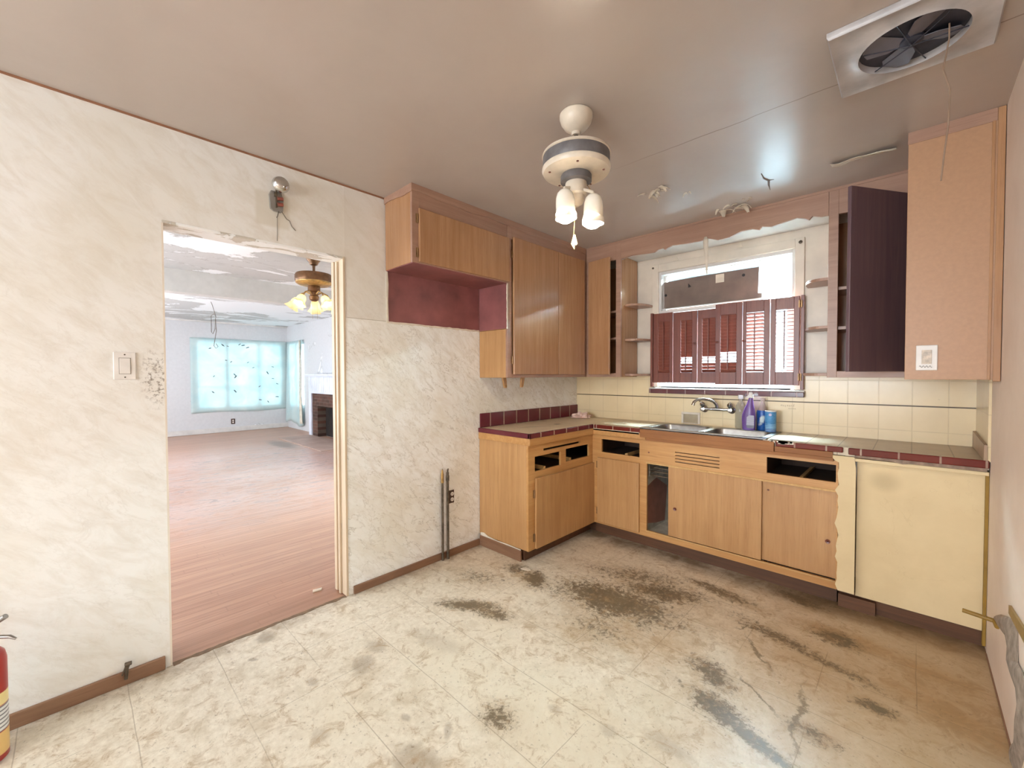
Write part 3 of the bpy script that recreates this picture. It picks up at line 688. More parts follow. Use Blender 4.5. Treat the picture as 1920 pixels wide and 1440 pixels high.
# paper towel brackets under the tall cabinet
t = thing('paper_towel_holder', 'pair of small wooden towel roll brackets under the tall wall cabinet', 'towel holder', (.2, -1.14, 1.30))
for yy, s in ((-1.245, 1), (-1.035, -1)):
    b = B(); b.prism([(yy-.018, 1.30), (yy+.018, 1.30), (yy+.014+s*.012, 1.235), (yy+s*.014+.010, 1.222), (yy+s*.014-.010, 1.222), (yy-.014+s*.012, 1.235)], 'x', .19, .208)
    br = b.build('bracket', birch, t, bevel=.003)
    B().lathe([(0, 0), (.006, 0), (.006, .004), (0, .006)], (.208, yy+s*.013, 1.236), 10, (1, 0, 0)).build('screw', brasspipe, br)
# torn strip hanging in front of the window
b = B(); b.grid(lambda u, v: Vector((1.335+.012*v + (u-.5)*(.040-.030*v)*(1 if v > .05 else .4), -.315-.004*math.sin(v*9), 2.315-.27*v)), 3, 10)
tag(b.build('torn_tape_strip', paper, solid=.0015, smooth=True), 'thin torn paper strip hanging from the valance in front of the window', 'paper strip')

# ------------------------------------------------------------------ cardboard and shutters at the window
t = thing('cardboard_cover', 'grey brown cardboard sheet taped over the upper window glass', 'cardboard', (1.2, .05, 1.88))
cb = [(.868, 1.872), (1.615, 1.872), (1.615, 1.925), (1.590, 1.925), (1.594, 2.120), (1.40, 2.122), (1.20, 2.122), (1.0, 2.118), (.868, 2.112)]
b = B(); b.prism(cb, 'y', .048, .053); b.build('sheet', cardboard, t)
b = B(); b.box(1.29, 1.352, .0455, .0475, 2.045, 2.11); b.build('paper_note', paper, t)
b = B(); b.prism([(1.075, 2.075), (1.10, 2.045), (1.075, 2.04)], 'y', .0455, .0475); b.build('tear', blackm, t)
for (x, z) in ((.885, 2.0), (1.49, 2.075)):
    B().lathe([(0, 0), (.011, 0), (.011, .002), (0, .002)], (x, .0455, z), 12, (0, 1, 0)).build('hole', blackm, t)
b = B(); b.box(GX0, WX0+.5, -.012, .022, 1.838, 1.862); tag(b.build('stop_rail', winwhite, bevel=.002), 'pale horizontal rail lying above the three left shutters', 'rail')
def shutter(x0, x1, lx0, lx1, z0, z1, y, tilts, label, knob=None, darkrod=True):
    t = thing('louvred_shutter', label, 'shutter', ((x0+x1)/2, y, z0), 'louvred shutters across the lower window')
    lz0, lz1 = 1.335, min(1.772, z1-.07)
    th = .018
    b = B(); b.box(x0, lx0, y-th/2, y+th/2, z0, z1); b.build('stile', shutterwood, t, bevel=.002)
    b = B(); b.box(lx1, x1, y-th/2, y+th/2, z0, z1); b.build('stile', shutterwood, t, bevel=.002)
    b = B(); b.box(lx0, lx1, y-th/2, y+th/2, z0, lz0); b.build('rail', shutterwood, t, bevel=.0015)
    b = B(); b.box(lx0, lx1, y-th/2, y+th/2, lz1, z1); b.build('rail', shutterwood, t, bevel=.0015)
    n = 17; p = (lz1-lz0)/n
    for i in range(n):
        a = tilts(i/n)
        M_ = Matrix.Translation((0, y, lz0+p*(i+.5))) @ Matrix.Rotation(R(a), 4, 'X')
        b = B(); b.box(lx0+.001, lx1-.001, -.0135, .0135, -.0022, .0022, mat=M_); b.build('louver', shutterwood, t, bevel=.001)
    b = B(); cx = (lx0+lx1)/2; b.box(cx-.004, cx+.004, y-.024, y-.016, lz0+.02, lz1-.01); b.build('tilt_rod', shutterwood, t, bevel=.001)
    if knob:
        B().lathe([(0, 0), (.004, 0), (.004, .008), (.009, .012), (.009, .018), (0, .021)], (knob, y-th/2, 1.567), 14, (0, -1, 0)).build('knob', shutterwood, t)
cl = lambda f: -66
band = lambda f: -20 if .15 < f < .26 else -58 if f < .15 else -70
shutter(.815, .982, .857, .955, 1.252, 1.838, -.032, lambda f: -72, 'leftmost shutter of the row, its louvres fully closed')
shutter(.986, 1.180, 1.048, 1.141, 1.252, 1.832, -.032, band, 'second shutter from the left, with a knob on its right stile', 1.163)
shutter(1.184, 1.335, 1.217, 1.320, 1.252, 1.832, -.030, band, 'third shutter from the left, partly behind the taller one beside it')
shutter(1.325, 1.512, 1.360, 1.473, 1.243, 1.857, -.052, lambda f: -15 if .17 < f < .30 else -68, 'fourth shutter from the left, taller, with a knob on its left stile', 1.340)
shutter(1.516, 1.690, 1.541, 1.653, 1.243, 1.857, -.052, lambda f: -35, 'fifth shutter from the left, louvres half open to the light', 1.527)
shutter(1.695, 1.868, 1.728, 1.835, 1.243, 1.855, -.052, lambda f: 4, 'rightmost shutter of the row, louvres wide open and bright')
t = thing('shutter_frame', 'dark wooden side posts that hold the window shutters', 'frame', (1.34, -.03, 1.215))
for (xa, xb, zt) in ((.792, .812, 1.845), (1.873, 1.893, 1.86)):
    b = B(); b.box(xa, xb, -.05, -.019, 1.214, zt); b.build('post', shutterwood, t, bevel=.002)
for z in (1.30, 1.80):
    hinge(t, (1.872, -.062, z), 'y', .05)
B().lathe([(0, 0), (.010, 0), (.012, .006), (0, .01)], (1.862, -.018, 2.228), 12, (0, -1, 0)).build('curtain_rod_socket', galv, win)
B().lathe([(0, 0), (.008, 0), (.009, .005), (0, .008)], (.80, -.018, 2.235), 12, (0, -1, 0)).build('curtain_rod_socket', galv, win)
for (px, pz, w_) in ((.99, 2.285, .05), (1.475, 2.295, .04)):
    b = B(); b.prism([(px-w_/2, pz-.018), (px+w_/2, pz-.018), (px+.004, pz+.02)], 'y', -.006, -.002); tag(b.build('paper_scrap', paper), 'triangular scrap of torn paper on the wall above the %s of the window' % ('left' if px < 1.2 else 'middle'), 'paper scrap')
# ------------------------------------------------------------------ base cabinets
CF = .51; CT = .83
def holes_panel(b, axis, p0, p1, u0, u1, z0, z1, holes):
    """frame sheet with holes; splits in vertical strips at every hole edge"""
    us = sorted({u0, u1, *[h[0] for h in holes], *[h[1] for h in holes]})
    for a, c in zip(us, us[1:]):
        mid = (a+c)/2; hs = sorted([(h[2], h[3]) for h in holes if h[0] < mid < h[1]]); z = z0
        for (ha, hb) in hs + [(z1, z1)]:
            if ha-z > 1e-4:
                if axis == 'x': b.box(p0, p1, a, c, z, ha)
                else: b.box(a, c, p0, p1, z, ha)
            z = hb
    bmesh.ops.remove_doubles(b.bm, verts=b.bm.verts, dist=1e-5)
    return b
t = thing('left_base_cabinet', 'honey coloured base cabinet along the left wall, two drawers missing', 'cabinet', (.25, -.92, 0))
y0, y1 = -1.322, -.012
b = B(); b.box(.004, CF-.018, y0, y0+.018, .085, CT); b.build('end_panel', birch, t, bevel=.0015)
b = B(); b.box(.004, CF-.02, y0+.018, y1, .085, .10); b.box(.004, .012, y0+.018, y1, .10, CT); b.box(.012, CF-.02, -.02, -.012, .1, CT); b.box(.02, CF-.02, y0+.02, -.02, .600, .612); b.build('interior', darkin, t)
fr = holes_panel(B(), 'x', CF-.018, CF, y0, -.512, .085, CT, [(-1.252, -.948, .635, .742), (-.885, -.563, .650, .750), (-1.155, -.690, .772, .788), (-1.245, -.53, .10, .585)])
fr.build('face_frame', birch_y, t, bevel=0)
for (ya, zz) in ((-1.12, .636), (-.80, .652)):
    b = B(); b.prism([(ya-.012, zz-.010), (ya+.012, zz-.010), (ya+.012, zz+.016), (ya-.012, zz+.010)], 'x', .05, CF-.02); b.build('drawer_runner', palewood, t, bevel=.002)
# warped door
b = B()
def wd(u, v, off):
    yy = -1.256 + u*.745; zz = .092 + v*.500
    warp = .014*max(0, 1-abs(u-.35)/.45)*v**3
    return Vector((CF+.003+warp+off, yy, zz - .006*u*0))
for off in (0, .017): b.grid(lambda u, v: wd(u, v, off), 14, 8)
bm = b.bm; bmesh.ops.bridge_loops(bm, edges=[e for e in bm.edges if e.is_boundary])
d = b.build('door', birch, t)
hinge(d, (CF, -1.262, .48), 'x'); hinge(d, (CF, -1.262, .17), 'x')
b = B(); b.box(.05, .455, -1.30, -.46, 0, .085); b.box(.440, .512, -.460, -.445, 0, .085); b.build('toe_kick', kick, t)
b = B(); b.box(.017, .448, y0-.014, y0, 0, .078); b.build('baseboard', trimwood_x, t, bevel=.003)
b = B(); b.prism([(.02, .078), (.44, .076), (.44, .083), (.3, .086), (.2, .082), (.10, .090), (.06, .105), (.02, .10)], 'y', y0-.006, y0-.001); b.build('torn_paper_edge', paper, t)

YF = -.515
t = thing('sink_base_cabinet', 'long honey coloured base cabinet under the sink with sliding doors', 'cabinet', (1.35, -.28, 0))
b = B(); b.box(.53, 2.12, -.49, -.012, .095, .110); b.box(.95, .965, -.49, -.012, .11, .82); b.box(.965, 2.12, -.02, -.012, .11, .66)
b.build('interior', pipe_in, t)
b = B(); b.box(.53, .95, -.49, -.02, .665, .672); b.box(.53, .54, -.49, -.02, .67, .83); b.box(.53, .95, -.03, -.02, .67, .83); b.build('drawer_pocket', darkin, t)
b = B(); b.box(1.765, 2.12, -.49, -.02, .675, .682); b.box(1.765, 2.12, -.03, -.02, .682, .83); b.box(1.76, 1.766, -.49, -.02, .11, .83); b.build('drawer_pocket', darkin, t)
holes = [(.598, .930, .688, .795), (.570, .930, .115, .64), (.990, 2.128, .140, .650), (1.780, 2.124, .705, .805)] + [(1.205, 1.504, .690+i*.023, .696+i*.023) for i in range(4)]
holes_panel(B(), 'y', YF, YF+.018, .512, 2.135, .095, CT, holes).build('face_frame', birch_x, t)
for xa in (.80, 1.95):
    b = B(); b.prism([(xa-.012, .672), (xa+.012, .672), (xa+.012, .700), (xa-.012, .694)], 'y', -.48, -.05); b.build('drawer_runner', palewood, t, bevel=.002)
b = B(); b.box(.566, .934, YF-.018, YF-.001, .110, .645); d = b.build('hinged_door', birch, t, bevel=.006, seg=3)
hinge(d, (.560, YF, .58), 'y'); hinge(d, (.560, YF, .2), 'y')
b = B(); b.box(1.155, 1.753, YF+.002, YF+.014, .146, .652); d1 = b.build('sliding_door', birch, t, bevel=.001)
b = B(); b.box(1.735, 2.128, YF+.022, YF+.034, .146, .652); d2 = b.build('sliding_door', birch, t, bevel=.001)
for (x, z, yy, dd) in ((1.204, .35, YF+.002, d1), (2.088, .352, YF+.022, d2)):
    B().lathe([(0, 0), (.010, 0), (.0125, .001), (.0125, .0025), (.008, .0015), (0, -.001)], (x, yy, z), 18, (0, -1, 0)).build('finger_pull', shutterwood, dd)
b = B(); b.box(.985, 2.13, YF-.006, YF, .650, .662); b.box(.985, 2.13, YF-.003, YF, .134, .142); b.build('door_track', palewood, t, bevel=.001)
b = B(); b.box(.513, 2.13, YF+.055, YF+.07, 0, .095); b.build('toe_kick', kick, t)
b = B(); b.prism([(-.48, .18), (-.30, .14), (-.14, .12), (-.10, .40), (-.3, .5), (-.46, .46)], 'x', .9655, .968); b.build('stained_patch', plain('brownish_stain', (170, 120, 104), .8), t)['label'] = 'brownish stained patch on the inner side'
for (x, z) in ((1.005, .735), (1.79, .60)):
    B().lathe([(0, 0), (.006, 0), (.005, .001), (0, .001)], (x, YF, z), 10, (0, -1, 0)).build('knot', shutterwood, t)
t = thing('wire_rack', 'small wire rack hanging inside the open sink cabinet', 'rack', (1.08, -.3, .56))
for i, z in enumerate((.555, .585, .615)):
    B().tube([(.975, -.46, z), (1.30, -.46, z), (1.30, -.2, z), (.975, -.2, z), (.975, -.46, z)], .0025, 6).build('wire', chrome, t)
B().tube([(.985, -.462, .545), (.985, -.462, .63)], .003, 6).build('wire', chrome, t)
# countertop (L shaped) with parts
t = thing('countertop', 'L shaped tiled countertop with stripped surface and maroon edge tiles', 'countertop', (1.3, -.3, .91))
SX0, SX1, SY0, SY1 = .935, 1.758, -.490, -.075
b = B(); b.box(.002, .512, -1.318, -.533, .865, .910); b.box(.002, SX0, -.533, -.0105, .865, .910); b.box(SX1, W-.003, -.518, -.0105, .865, .910)
b.box(SX0, SX1, -.0745, -.0105, .865, .910); b.box(SX0, SX1, -.518, SY0, .865, .905)
b.build('surface', counter_m, t)
b = B(); b.box(.512, .5335, -1.334, -.531, .878, .913); b.box(.002, .5335, -1.334, -1.318, .878, .913)
b.build('edge_tiles', maroon_tile_y, t, bevel=.005)
b = B(); b.box(.534, .945, -.534, -.517, .878, .912); b.build('edge_tiles', maroon_tile_x, t, bevel=.005)
b = B(); b.box(1.83, 2.155, -.534, -.517, .880, .912); b.box(2.178, W-.003, -.536, -.517, .874, .912); b.build('edge_tiles', maroon_tile_x, t, bevel=.005)
b = B(); b.box(.003, .531, -1.330, -1.323, .828, .878); b.box(.511, .531, -1.323, -.533, .828, .878); b.box(.511, .985, -.533, -.516, .830, .878)
b.build('apron', birch_y, t, bevel=.002)
b = B(); b.box(.945, 1.822, -.541, -.5165, .848, .908); b.build('bare_front_board', rawwood, t, bevel=.001)['label'] = 'bare brown plywood board in front of the sink'
b = B(); b.box(.986, 2.112, -.530, -.5165, .826, .847); b.box(1.824, 2.11, -.532, -.5165, .848, .879); b.build('apron', rawwood, t, bevel=.001)
b = B(); b.box(.003, .014, -1.318, -.012, .912, 1.022); b.build('backsplash', maroon_tile_y, t, bevel=.004)['label'] = 'row of dark maroon backsplash tiles on the left wall'
b = B(); b.prism([(-.535, .912), (-.535, .985), (-.012, 1.0), (-.012, .912)], 'x', W-.022, W-.0105); b.build('side_splash', plain('brownish_side_tile', (170, 140, 112), .4), t)
b = B()
for i in range(14):
    x = 1.80+i*.006+random.uniform(-.01, .04); b.box(x, x+.02, -.538, -.52, .895+random.uniform(0, .01), .915)
b.build('broken_grout', paper, t)
# cream post and panel at the right
t = thing('cream_filler_panel', 'cream painted panel and post closing the gap beside the right wall', 'panel', (2.45, -.5, 0))
pl = []
for i in range(24):
    z = .10 + i*.0315; pl.append((2.128 + random.uniform(-.006, .012), z))
b = B(); b.prism(pl + [(2.118, .835), (2.10, .862), (2.205, .862), (2.212, .80), (2.212, .10)], 'y', YF-.016, YF-.001); b.build('post', cream, t)
b = B(); b.box(2.214, W-.012, -.492, -.478, .082, .835); b.build('panel', cream, t, bevel=.001)
b = B(); b.box(2.206, W-.003, -.526, -.493, .838, .856); b.build('top_rail', cream, t, bevel=.002)
b = B(); b.prism([(2.206, .862), (2.36, .86), (2.40, .852), (2.43, .858), (2.69, .858), (2.69, .874), (2.206, .874)], 'y', -.532, -.518); b.build('crumbled_mortar', plain('grey_mortar', (150, 128, 112), .85, 0, .25, 30, .3), t)
b = B(); b.box(2.14, W-.005, -.470, -.455, 0, .09); b.box(2.14, 2.30, -.50, -.47, 0, .07); b.build('base_strip', kick, t)
b = B(); b.box(W-.012, W-.001, -.512, -.478, .02, .85); b.build('edge_gap', plain('yellow_brown_caulk', (150, 116, 40), .6), t)

# ------------------------------------------------------------------ sink, tap, soap dish
t = thing('kitchen_sink', 'double bowl stainless steel sink set into the countertop', 'sink', (1.35, -.28, .91))
bowls = [(.965, 1.335, -.455, -.13), (1.365, 1.735, -.455, -.13)]
b = B(); holes_ = bowls
us = [SX0-.012, .965, 1.335, 1.365, 1.735, SX1+.012]
for a, c in zip(us, us[1:]):
    if (a, c) in ((.965, 1.335), (1.365, 1.735)):
        b.box(a, c, SY0-.010, -.455, .911, .916); b.box(a, c, -.13, SY1+.008, .911, .916)
    else: b.box(a, c, SY0-.010, SY1+.008, .911, .916)
bmesh.ops.remove_doubles(b.bm, verts=b.bm.verts, dist=1e-5)
b.build('rim', steel, t)
for (xa, xb, ya, yb) in bowls:
    b = B()
    def ringp(ins, z, r):
        out = []; x0_, x1_, y0_, y1_ = xa+ins, xb-ins, ya+ins, yb-ins
        for (cx, cy, a0) in ((x1_-r, y1_-r, 0), (x0_+r, y1_-r, 90), (x0_+r, y0_+r, 180), (x1_-r, y0_+r, 270)):
            for k in range(7):
                a = R(a0+k*15); out.append((cx+r*math.cos(a), cy+r*math.sin(a), z))
        return out
    rings = [[b.bm.verts.new(p) for p in ringp(i_, z_, r_)] for i_, z_, r_ in ((-.004, .9165, .05), (.004, .912, .05), (.012, .88, .05), (.018, .78, .05), (.03, .758, .05), (.08, .750, .05))]
    for A, Dd in zip(rings, rings[1:]):
        for k in range(len(A)): b.bm.faces.new((A[k], A[(k+1) % len(A)], Dd[(k+1) % len(A)], Dd[k]))
    b.bm.faces.new(rings[-1])
    bo = b.build('bowl', steel, t, smooth=True, solid=.001)
    B().lathe([(0, .002), (.03, .002), (.04, .006), (.042, .001)], ((xa+xb)/2, (ya+yb)/2, .751), 20).build('drain', chrome, bo, smooth=True)
t = thing('wall_faucet', 'chrome wall mounted mixer tap with swivel spout above the sink', 'faucet', (1.33, -.06, 1.05))
b = B(); b.tube([(1.235, -.055, 1.052), (1.29, -.060, 1.048), (1.34, -.062, 1.052), (1.39, -.060, 1.048), (1.435, -.055, 1.052)], [.012, .011, .016, .011, .012], 14); b.build('body', chrome, t, smooth=True)
for x in (1.235, 1.435):
    B().lathe([(0, .0), (.026, .0), (.027, .008), (.018, .014), (.014, .05), (.017, .055), (.017, .062), (0, .066)], (x, -.0105, 1.045), 22, (0, -1, .05)).build('wall_flange', chrome, t, smooth=True)
    h_ = B().lathe([(0, .0), (.013, 0), (.014, .02), (.020, .026), (.021, .04), (.012, .05), (0, .052)], (x, -.058, 1.052), 18, (0, -.25, 1)).build('handle', chrome, t, smooth=True)
    B().tube([(x, -.06, 1.098), (x+(-.01 if x < 1.3 else .012), -.10, 1.108)], [.007, .005], 10).build('lever', chrome, h_, smooth=True)
b = B(); b.tube([(1.345, -.066, 1.058), (1.342, -.075, 1.088), (1.325, -.09, 1.112), (1.30, -.12, 1.125), (1.265, -.155, 1.130), (1.235, -.182, 1.124), (1.218, -.197, 1.108), (1.212, -.203, 1.082)], [.014, .0125, .0115, .011, .0105, .0105, .011, .0125], 14); b.build('spout', chrome, t, smooth=True)
t = thing('recessed_soap_dish', 'small square recessed ceramic soap dish in the cream tile', 'soap dish', (1.13, -.01, .93))
b = B(); x0_, x1_, z0_, z1_ = 1.050, 1.200, .918, 1.012
b.box(x0_, x1_, -.020, -.011, z1_-.018, z1_); b.box(x0_, x0_+.018, -.020, -.011, z0_, z1_-.018); b.box(x1_-.018, x1_, -.020, -.011, z0_, z1_-.018); b.build('rim', cream_trim, t, bevel=.003)
b = B(); b.box(x0_+.018, x1_-.018, -.0125, -.0112, z0_, z1_-.018); b.build('niche', plain('shaded_grey_glaze', (176, 160, 132), .3), t)
b = B(); b.box(x0_+.018, x1_-.018, -.024, -.0126, z0_, z0_+.006); b.build('tray', cream_trim, t, bevel=.002)
# handwriting on the tile
b = B(); ink = plain('faded_brown_ink', (128, 92, 62), .8)
xs = 1.755
for k, ch in enumerate(('n', 'u', 'j', 'o', 'u', 'x', 'f')):
    x = xs + k*.0125; zt = 1.098
    P = {'n': [(0, -.004), (0, .004), (.006, .004), (.006, -.004)], 'u': [(0, .004), (0, -.004), (.006, -.004), (.006, .004)], 'j': [(.003, .004), (.003, -.008), (0, -.009)], 'o': [(0, 0), (.003, .004), (.006, 0), (.003, -.004), (0, 0)], 'x': [(0, .004), (.006, -.004)], 'f': [(.006, .010), (.002, .008), (.002, -.006)]}[ch]
    b.tube([(x+p[0], -.0112, zt+p[1]) for p in P], .0007, 5)
for k in range(4):
    x = 1.80 + k*.012; b.tube([(x, -.0112, 1.076), (x+.004, -.0112, 1.082), (x+.008, -.0112, 1.074)], .0007, 5)
tag(b.build('handwritten_note', ink), 'faint handwriting in brown ink on the tile right of the bottles', 'handwriting')
# bottles
t = thing('clear_bottle', 'clear plastic bottle with white cap standing left of the purple bottle', 'bottle', (1.505, -.052, .916))
B().lathe([(0, 0), (.034, 0), (.037, .006), (.037, .14), (.034, .165), (.022, .19), (.013, .205), (.013, .222)], (1.505, -.052, .917), 26).build('body', m_clearplastic('smoky_clear_plastic', (186, 180, 158), .4), t, smooth=True)
B().lathe([(0, .222), (.017, .222), (.018, .226), (.018, .246), (.015, .25), (0, .25)], (1.505, -.052, .915), 20).build('cap', whitep, t, smooth=True)
t = thing('purple_cleaner_bottle', 'purple spray cleaner bottle with white nozzle and grey back label', 'bottle', (1.578, -.122, .916))
purple = plain('purple_plastic', (112, 78, 146), .3); bx_, by_ = 1.578, -.122
b = B(); rings = []
for (z, rx, ry, ox) in ((0, .038, .022, 0), (.004, .042, .026, 0), (.08, .046, .028, 0), (.115, .043, .026, 0), (.15, .034, .024, .004), (.19, .022, .018, .008), (.225, .015, .014, .012), (.235, .014, .014, .012)):
    rings.append([b.bm.verts.new((bx_+ox+rx*math.cos(a)*(abs(math.cos(a))**-.15 if abs(math.cos(a)) > .01 else 1), by_+ry*math.sin(a), .917+z)) for a in (2*math.pi*k/24 for k in range(24))])
for A, Dd in zip(rings, rings[1:]):
    for k in range(24): b.bm.faces.new((A[k], A[(k+1) % 24], Dd[(k+1) % 24], Dd[k]))
b.bm.faces.new(rings[0][::-1]); b.bm.faces.new(rings[-1]); b.build('body', purple, t, smooth=True)
b = B(); b.prism([(bx_-.020, 1.148), (bx_+.028, 1.148), (bx_+.026, 1.172), (bx_+.020, 1.192), (bx_+.002, 1.192), (bx_-.002, 1.172)], 'y', by_-.013, by_+.013); nz = b.build('spray_head', whitep, t, bevel=.004)
b = B(); b.tube([(bx_-.018, by_, 1.180), (bx_-.026, by_, 1.165), (bx_-.020, by_, 1.156)], .003, 8); b.build('trigger', plain('dark_trigger', (90, 80, 90), .4), nz)
labelm = NT('grey_printed_label'); sx = labelm.sep(); ln = labelm.line(sx[2], .0085, 0, .0025)
bar = labelm.math('MULTIPLY', labelm.mr(sx[2], .038, .040, 1, 0), labelm.line(sx[0], .0035, 0, .0016)); 
label_m = labelm.done(labelm.mix(labelm.math('MAXIMUM', labelm.math('MULTIPLY', ln, .55), bar), (196, 190, 204), (80, 76, 90)), .5)
b = B(); o_ = [(bx_-.002, .934), (bx_+.038, .934), (bx_+.042, .945), (bx_+.042, 1.010), (bx_+.040, 1.026), (bx_+.008, 1.026), (bx_-.006, 1.012), (bx_-.008, .945)]
b.prism(o_, 'y', by_-.031, by_-.0275); b.build('label', label_m, t, bevel=.001)
t = thing('dish_soap_bottle', 'dark blue wrapped dish soap bottle with clear top behind the blue can', 'bottle', (1.650, -.054, .916))
B().lathe([(.032, .13), (.030, .15), (.020, .18), (.012, .205), (.012, .215), (.016, .217), (.016, .235), (0, .238)], (1.650, -.054, .912), 24).build('top', m_clearplastic('clear_pinkish_plastic', (214, 190, 180), .5), t, smooth=True)
def m_bluelabel():
    t_ = NT('dark_blue_wrap'); n = t_.noise(30, 4, .6, 1); x, y, z = t_.sep()
    c = t_.mix(t_.mr(n, .4, .7), (24, 62, 140), (40, 104, 176))
    f = t_.blob((.004, -.03, .075), (.02, 1, .045), (0, R(20), 0), n, (1, .5), .9, 1.3); c = t_.mix(f, c, (222, 232, 226)); return t_.done(c, .3)
B().lathe([(0, 0), (.036, 0), (.038, .004), (.038, .125), (.034, .142), (.031, .142)], (1.650, -.054, .917), 28).build('wrap', m_bluelabel(), t, smooth=True)
t = thing('blue_cleanser_can', 'light blue cleanser can with a pale rim, rightmost container by the sink', 'can', (1.715, -.118, .916))
def m_can():
    t_ = NT('light_blue_printed_can'); n = t_.noise(22, 4, .6, .6); x, y, z = t_.sep()
    c = t_.mix(t_.mr(n, .35, .65), (58, 120, 178), (96, 160, 206)); c = t_.mix(t_.mr(z, .03, .02), c, (28, 70, 150))
    f = t_.blob((.004, -.034, .122), (.012, 1, .012), (0, 0, 0), n, (1, .5), .9, .3); c = t_.mix(f, c, (206, 196, 220))
    c = t_.mix(t_.math('MULTIPLY', t_.line(z, .011, 0, .003), t_.mr(z, .06, .05)), c, (170, 206, 226)); return t_.done(c, .32)
B().lathe([(0, 0), (.034, 0), (.0345, .002), (.0345, .141), (0, .141)], (1.715, -.118, .917), 30).build('body', m_can(), t, smooth=True)
B().lathe([(.031, .142), (.0355, .141), (.036, .144), (.035, .148), (.031, .147), (.03, .143), (0, .143)], (1.715, -.118, .917), 30).build('rim', whitep, t, smooth=True)
# crumpled cloth
b = B(); random.seed(3)
ico = bmesh.ops.create_icosphere(b.bm, subdivisions=4, radius=1)
from mathutils import noise as mn
for v in b.bm.verts:
    p = v.co.copy(); k = 1 + .55*mn.noise(p*2.2) + .3*mn.noise(p*5+Vector((3, 1, 2))) + .12*mn.noise(p*11)
    v.co = Vector((p.x*.078*k, p.y*.05*k, max(p.z*.036*k, -.010) + .012)); v.co = Matrix.Rotation(R(28), 3, 'Z') @ v.co; v.co += Vector((.165, -.175, .912))
tag(b.build('crumpled_cloth', plain('pale_pink_cloth', (236, 204, 190), .9, 0, .12, 22), smooth=True), 'crumpled pale pink cloth lying in the corner of the countertop', 'cloth')
# ------------------------------------------------------------------ kitchen ceiling fan without blades
FX, FY = 1.374, -1.985
t = thing('ceiling_fan_light', 'bladeless white ceiling fan with a grey band and two lit shades', 'ceiling light', (FX, FY, H))
B().lathe([(0, -.001), (.064, -.001), (.070, -.008), (.070, -.022), (.064, -.042), (.050, -.062), (.032, -.076), (.020, -.082), (.018, -.094), (0, -.094)], (FX, FY, H), 36).build('canopy', fan_white, t, smooth=True)
B().lathe([(.009, -.09), (.009, -.155), (.020, -.158), (.020, -.165)], (FX, FY, H), 18).build('downrod', galv, t, smooth=True)
B().lathe([(0, -.160), (.06, -.160), (.125, -.166), (.142, -.174), (.146, -.184), (.142, -.186), (0, -.186)], (FX, FY, H), 56).build('top_plate', fan_white, t, smooth=True)
B().lathe([(.141, -.184), (.142, -.190), (.142, -.228), (.140, -.232), (0, -.232)], (FX, FY, H), 56).build('motor_band', grey_band, t, smooth=True)
bt = B().lathe([(.140, -.230), (.1445, -.233), (.146, -.242), (.140, -.254), (.12, -.260), (.06, -.262), (0, -.262)], (FX, FY, H), 56).build('bottom_plate', fan_white, t, smooth=True)
for a in range(5):
    an = R(a*72+20); B().lathe([(0, 0), (.005, 0), (.005, .003), (0, .003)], (FX+.118*math.cos(an), FY+.118*math.sin(an), H-.2625), 10).build('screw_hole', shutterwood, bt)
B().lathe([(.062, -.262), (.066, -.268), (.066, -.292), (.055, -.296), (0, -.296)], (FX, FY, H), 36).build('switch_housing', grey_band, t, smooth=True)
B().lathe([(0, -.29), (.044, -.292), (.046, -.30), (.044, -.345), (.036, -.352), (.034, -.372), (.028, -.385), (.012, -.395), (0, -.395)], (FX, FY, H), 32).build('light_kit', fan_white, t, smooth=True)
shade_m = m_shade('frosted_white_glass', (244, 238, 226), .05)
bulb_m = m_emit('warm_bulb', (255, 238, 212), BULB)
fwd = Vector((-math.sin(YAW), math.cos(YAW), 0)); rgt = Vector((math.cos(YAW), math.sin(YAW), 0))
for (du, df, zt) in ((-.055, -.05, -.350), (.062, -.065, -.375)):
    p = Vector((FX, FY, H)) + rgt*du + fwd*df + Vector((0, 0, zt))
    base = Vector((FX, FY, H-.325))
    b = B(); b.tube([base, base.lerp(p, .5)+Vector((0, 0, .012)), p+Vector((0, 0, .012)), p], .007, 10); b.build('lamp_arm', fan_white, t, smooth=True)
    sh = B().lathe([(.008, .004), (.020, .002), (.032, -.010), (.038, -.030), (.040, -.055), (.0405, -.088), (.0435, -.092), (.045, -.100), (.045, -.116), (.0435, -.116), (.0435, -.100), (.039, -.09), (.0385, -.055), (.036, -.030), (.030, -.012), (.008, -.002)], p, 32, (du*.6, df*.2-.03, 1)).build('lamp_shade', shade_m, t, smooth=True)
    q = p + Vector((-du*.07, 0, -.098))
    B().lathe([(0, -.036), (.020, -.033), (.036, -.022), (.0405, -.008), (.038, .010), (.024, .034), (.013, .048), (0, .05)], q, 24).build('bulb', bulb_m, t, smooth=True)
b = B(); zc = H-.39
b.tube([(FX+.004, FY-.01, zc), (FX, FY-.012, zc-.08), (FX-.004, FY-.012, zc-.13)], .0012, 6); ch = b.build('pull_chain', brasspipe, t)
b = B(); b.prism([(FX-.016, zc-.165), (FX+.000, zc-.19), (FX+.003, zc-.15), (FX-.003, zc-.128)], 'y', FY-.014, FY-.011); b.prism([(FX-.005, zc-.13), (FX+.006, zc-.175), (FX+.014, zc-.17), (FX+.002, zc-.128)], 'y', FY-.012, FY-.009); b.build('ribbon_tassel', plain('pale_yellow_ribbon', (226, 216, 150), .6), t)
b = B(); b.tube([Vector((FX, FY, H-.300)) + rgt*.045 + Vector((0, 0, 0)), Vector((FX, FY, H-.33)) + rgt*.066, Vector((FX, FY, H-.36)) + rgt*.06], .0015, 6); b.build('pull_chain', brasspipe, t)
